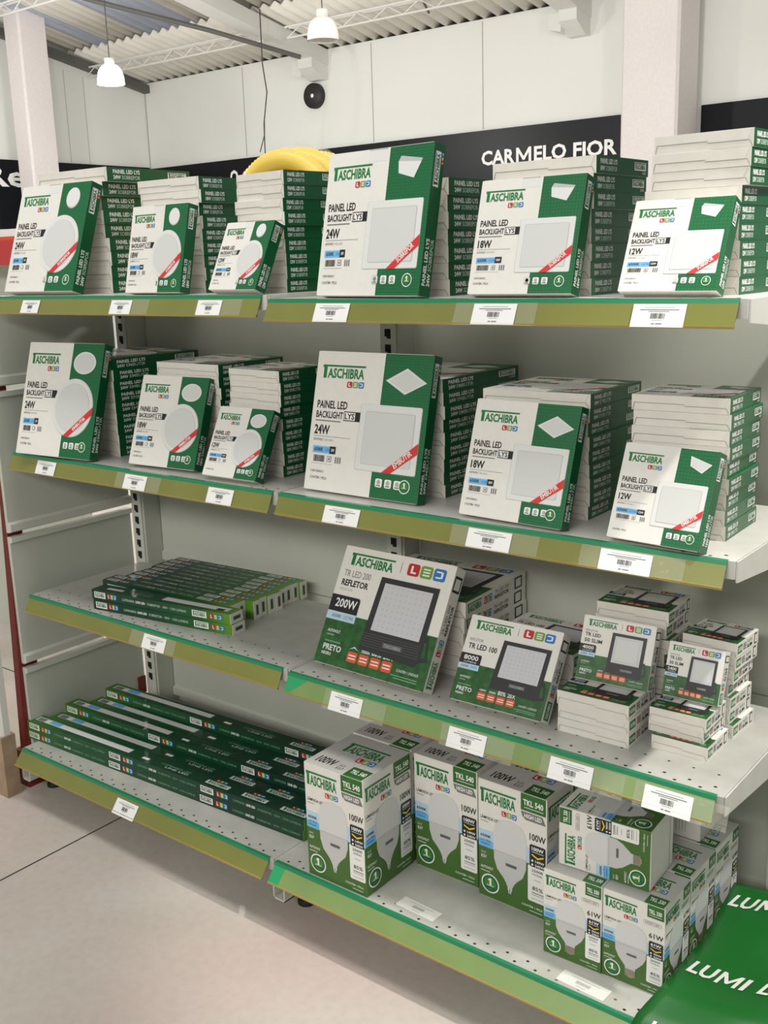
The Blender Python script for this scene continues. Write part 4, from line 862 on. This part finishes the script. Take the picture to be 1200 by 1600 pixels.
# ------------------------------------------------------------------ hose coil in clear wrap behind the top shelf
t = empty('hose_coil', (.50, .66, 1.417)); tag(t, 'coil of yellow corrugated hose in clear plastic behind the top shelf', 'hose')
b = MB()
for dy, Rr, dx in ((-.055, .150, -.01), (.0, .155, .0), (.055, .148, .012), (-.028, .105, .0), (.03, .108, 0)):
    pts = [(dx + Rr * 1.12 * math.cos(2 * math.pi * k / 180), dy, .187 + Rr * math.sin(2 * math.pi * k / 180)) for k in range(180)]
    b.tube(pts, .027, 'hose_yellow', 10, closed=True, rf=lambda i: .0275 if i % 2 else .0245)
b.smooth(b.build('hose', t))
b = MB(); pts = [(.15 * 1.12 * math.cos(2 * math.pi * k / 40), 0, .187 + .15 * math.sin(2 * math.pi * k / 40)) for k in range(40)]
rw = random.Random(4); vs = []; fs = []
for i in range(40):
    for k in range(20):
        tt = 2 * math.pi * k / 20; a = 2 * math.pi * i / 40; rr = .036 + rw.uniform(-.003, .005)
        R1 = .15 + rr * math.cos(tt); vs.append((R1 * 1.12 * math.cos(a), .092 * math.sin(tt) * (1 + rw.uniform(-.05, .05)), .189 + R1 * math.sin(a)))
for i in range(40):
    for k in range(20): fs.append((i * 20 + k, i * 20 + (k + 1) % 20, ((i + 1) % 40) * 20 + (k + 1) % 20, ((i + 1) % 40) * 20 + k))
b = MB(); b.add(vs, fs, 'clear_wrap'); b.smooth(b.build('plastic_wrap', t))

# ------------------------------------------------------------------ green plastic sack at the right end
t = empty('green_sack', (2.15, 0, Z4)); tag(t, 'green plastic sheet with white lettering slumped over the bottom shelf end', 'sack')
edge = [(-.30, 1.90, .07), (-.16, 1.885, .115), (-.086, 1.888, .172), (-.02, 1.909, .202), (.08, 1.915, .203), (.15, 1.920, .206), (.22, 1.924, .235), (.30, 1.920, .246), (.345, 1.925, .2)]
def prof(y):
    for (ya, xa, za), (yb_, xb, zb_) in zip(edge, edge[1:]):
        if ya <= y <= yb_: f = (y - ya) / (yb_ - ya); return xa + (xb - xa) * f, za + (zb_ - za) * f
    return edge[-1][1:] if y > 0 else edge[0][1:]
NY, NX = 44, 30; XR = 2.5
def surf(y, s):
    x0, z0 = prof(y); x = x0 + (XR - x0) * s
    z = z0 + .018 * math.sin(min(1, s * 2.2) * math.pi * .5) + .010 * math.sin(5 * y + 9 * x) * min(1, s * 5) + .006 * math.sin(23 * y - 14 * x) * min(1, s * 5)
    fall = max(0, (-.06 - y)) if s > .0 else 0
    return Vector((x, y, z - .15 * fall * s))
vs = []; fs = []
for j in range(NY + 1):
    y = -.30 + .645 * j / NY
    for i in range(NX + 1): vs.append(surf(y, i / NX))
for j in range(NY):
    for i in range(NX): a = j * (NX + 1) + i; fs.append((a, a + 1, a + NX + 2, a + NX + 1))
b = MB(); b.add([v - Vector((2.15, 0, Z4)) for v in vs], fs, 'bag_green'); o = b.build('plastic_sheet', t); b.smooth(o)
md = o.modifiers.new('thickness', 'SOLIDIFY'); md.thickness = .002; md.offset = -1
for yr, xs in ((.222, 1.932), (.035, 1.927), (-.125, 1.915)):
    for word, x0, x1 in (('LUMI', xs, xs + .105), ('LUMI', xs + .128, xs + .233), ('LUMI', xs + .256, xs + .361), ('LUMI', xs + .384, xs + .489)):
        tv, tf, _ = text_geo(word, .03); pv = []
        for a_, b_ in tv:
            y = yr + .036 * b_ + .006; x = x0 + (x1 - x0) * a_ + .008 * b_; e0, _z = prof(y); s = min(1, max(0.002, (x - e0) / (XR - e0))); p = surf(y, s); p.x = x; pv.append(p + Vector((0, 0, .0018)) - Vector((2.15, 0, Z4)))
        b = MB(); b.add(pv, tf, 'bag_print'); b.build('lettering', t)
# the pile the sheet covers, beyond the shelf end
b = MB(); b.prism([(-.28, 0), (.33, 0), (.33, .185), (-.06, .185), (-.28, .06)], 'bag_green', 'x', 2.03, 2.5); b.build('sack_body', t, (-2.15, 0, -Z4))
